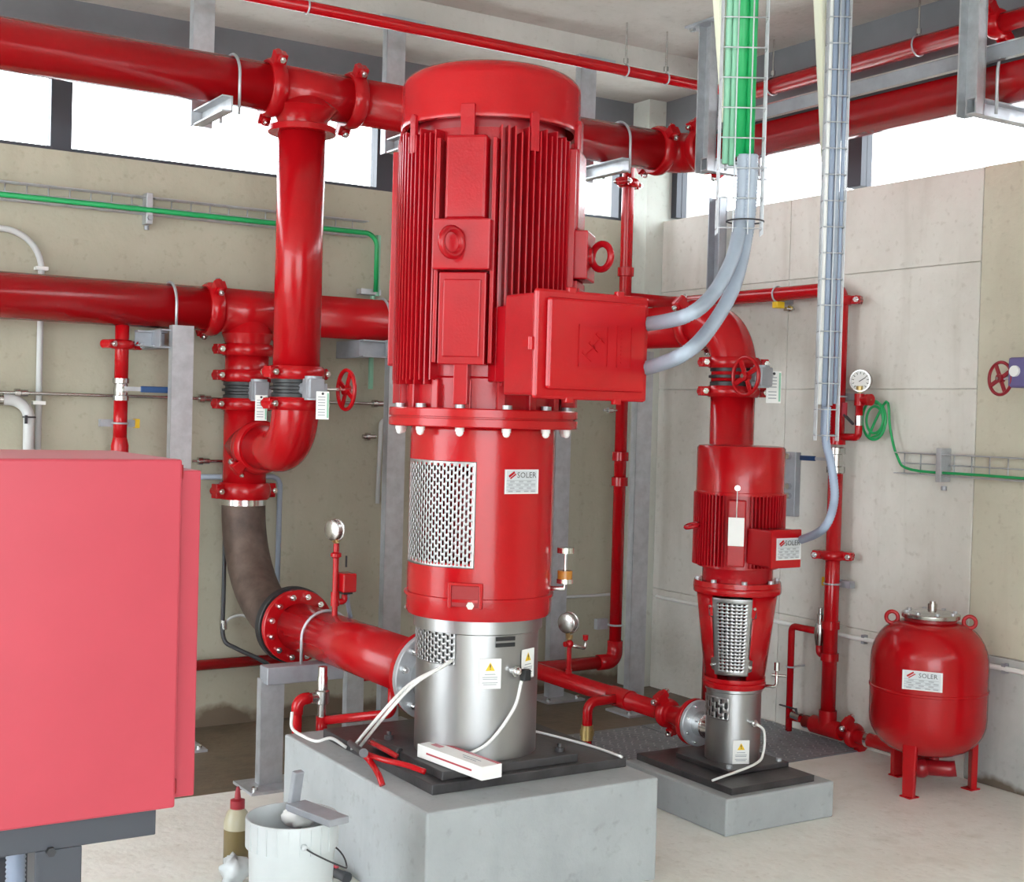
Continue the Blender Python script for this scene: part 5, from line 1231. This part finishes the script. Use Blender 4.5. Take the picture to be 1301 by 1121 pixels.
# oil bottle
ob = H(300, 1100, z=0); ob = V((ob.x, ob.y, 0))
bo = thing('oil_bottle', 'brown oil bottle with a dark red nozzle cap next to the bucket', 'bottle', ob)
hb = .235
part('body', MB().lathe(ob, Z, [(0, 0), (.044, 0), (.047, .006), (.047, .135), (.047, .136)], 28), 'oil', bo)
part('shoulder', MB().lathe(ob, Z, [(.047, .136), (.046, .165), (.036, .195), (.024, .208), (.022, .212), (0, .212)], 28), 'oil_pale', bo)
part('cap', MB().lathe(ob, Z, [(.026, .208), (.026, .238), (.012, .243), (.008, .275), (.005, .285), (0, .285)], 20), 'cap_red', bo)
q = H(285, 1112, z=0)
crumple('rag', (q.x-.01, q.y-.12, 0), .05, .07, .05, 'bucket_w', 'crumpled white rag on the floor in front of the oil bottle', 'rag', seed=9)
# dark hand tool on the floor
q = H(456, 1108, z=0); q = V((1.985, q.y, 0))
tl = thing('hand_tool', 'dark hand tool lying on the floor against the tall plinth behind the bucket', 'hand tool', q)
dz = V((.25, -.97, 0)).normalized()
part('body', MB().tube([q-dz*.09+Z*.022, q-dz*.02+Z*.024, q+dz*.06+Z*.024, q+dz*.10+Z*.022], lambda f: .018+.006*math.sin(f*9), 12), 'dark', tl)
part('guard', MB().lathe(q-dz*.10+Z*.03, dz, [(0, 0), (.03, .0), (.03, .02), (0, .02)], 18), 'dark', tl)
part('button', MB().obox(q+dz*.03+Z*.046, (.03, .012, .006), dz, Z.cross(dz), Z), 'red_cab', tl)
# electrode box and pliers on the plinth
zt_ = PZ+.035; zk = PZ+.066
ax2 = H(612, 993, z=zk)-H(530, 962, z=zk); ax2.z = 0; L2 = ax2.length; ax2.normalize(); s2 = Z.cross(ax2)
cbx = (H(612, 993, z=zk)+H(530, 962, z=zk))/2+s2*.042; cbx.z = zk+.024
eb = thing('welding_rod_box', 'white and red cardboard box of rods lying on the pump base plate', 'box', cbx-Z*.022)
part('carton', MB().obox(cbx, (L2, .085, .046), ax2, s2, Z), 'paper', eb, bevel=.002)
part('red_stripe', MB().obox(cbx+s2*.034+Z*.0235, (L2*.98, .014, .0012), ax2, s2, Z).obox(cbx-s2*.0428, (L2*.7, .0012, .006), ax2, s2, Z), 'red_cab', eb)
part('red_logo', MB().obox(cbx-ax2*L2*.33+Z*.0236, (.05, .022, .001), ax2, s2, Z), 'red_cab', eb)
part('printed_lines', MB().obox(cbx+ax2*L2*.2+Z*.0236, (.10, .004, .001), ax2, s2, Z).obox(cbx+ax2*L2*.22+Z*.0236-s2*.015, (.07, .004, .001), ax2, s2, Z), 'print_grey', eb)
fl = cbx-s2*.02-ax2*.20; fl.z = zt_+.002
solo('paper_sheet', MB().obox(fl+Z*.002, (.14, .05, .003), ax2, s2, Z), 'paper', 'flat white sheet lying beside the rod box on the base plate', 'paper')
pc = H(470, 968, z=PZ+.05)
pw = thing('pipe_pliers', 'red-handled pliers lying on the edge of the tall plinth', 'pliers', V((pc.x, pc.y, PZ)))
P_ = lambda px, py, z: H(px, py, z=z)
part('handle', MB().tube(catmull([P_(462, 958, zt_+.05), P_(472, 970, PZ+.055), P_(481, 985, PZ+.04), P_(486, 998, PZ+.012)], 6), .011, 10), 'red', pw)
part('handle', MB().tube(catmull([P_(462, 957, zt_+.045), P_(488, 966, zt_+.04), P_(515, 972, zt_+.035), P_(540, 981, zt_+.02)], 6), .010, 10), 'red', pw)
part('jaw', MB().tube(catmull([P_(464, 958, zt_+.045), P_(452, 950, zt_+.035), P_(445, 944, zt_+.02)], 5), .012, 10).cyl(P_(462, 957, zt_+.03), P_(462, 957, zt_+.06), .016, seg=14), 'plate_dark', pw)
p = P_(497, 955, zt_+.02)
cl_ = thing('clamp', 'small dark steel clamp with red grip lying by the steel can on the base plate', 'hand tool', V((p.x, p.y, zt_)))
part('body', MB().tube(catmull([P_(478, 945, zt_+.022), P_(492, 950, zt_+.03), P_(508, 957, zt_+.022)], 5), .018, 10), 'plate_dark', cl_)
part('grip', MB().tube(catmull([P_(470, 943, zt_+.04), P_(490, 953, zt_+.048), P_(505, 962, zt_+.03)], 5), .010, 10), 'red', cl_)

# dark post on the right wall behind the conduits
p = H(915, 300, x=XW-.06)
t = thing('wall_post', 'dark grey steel post on the right wall behind the grey conduits, near the corner', 'post', (XW-.05, p.y, zt4+.06))
part('post', channel(MB(), (XW-.06, p.y, zt4+.06), (XW-.06, p.y, za-.04), Y, .10, .05), 'galv_dull', t)
part('foot_plate', MB().box((XW-.075, p.y-.07, zt4+.05), (XW-.002, p.y+.07, zt4+.062)), 'frame_dark', t)
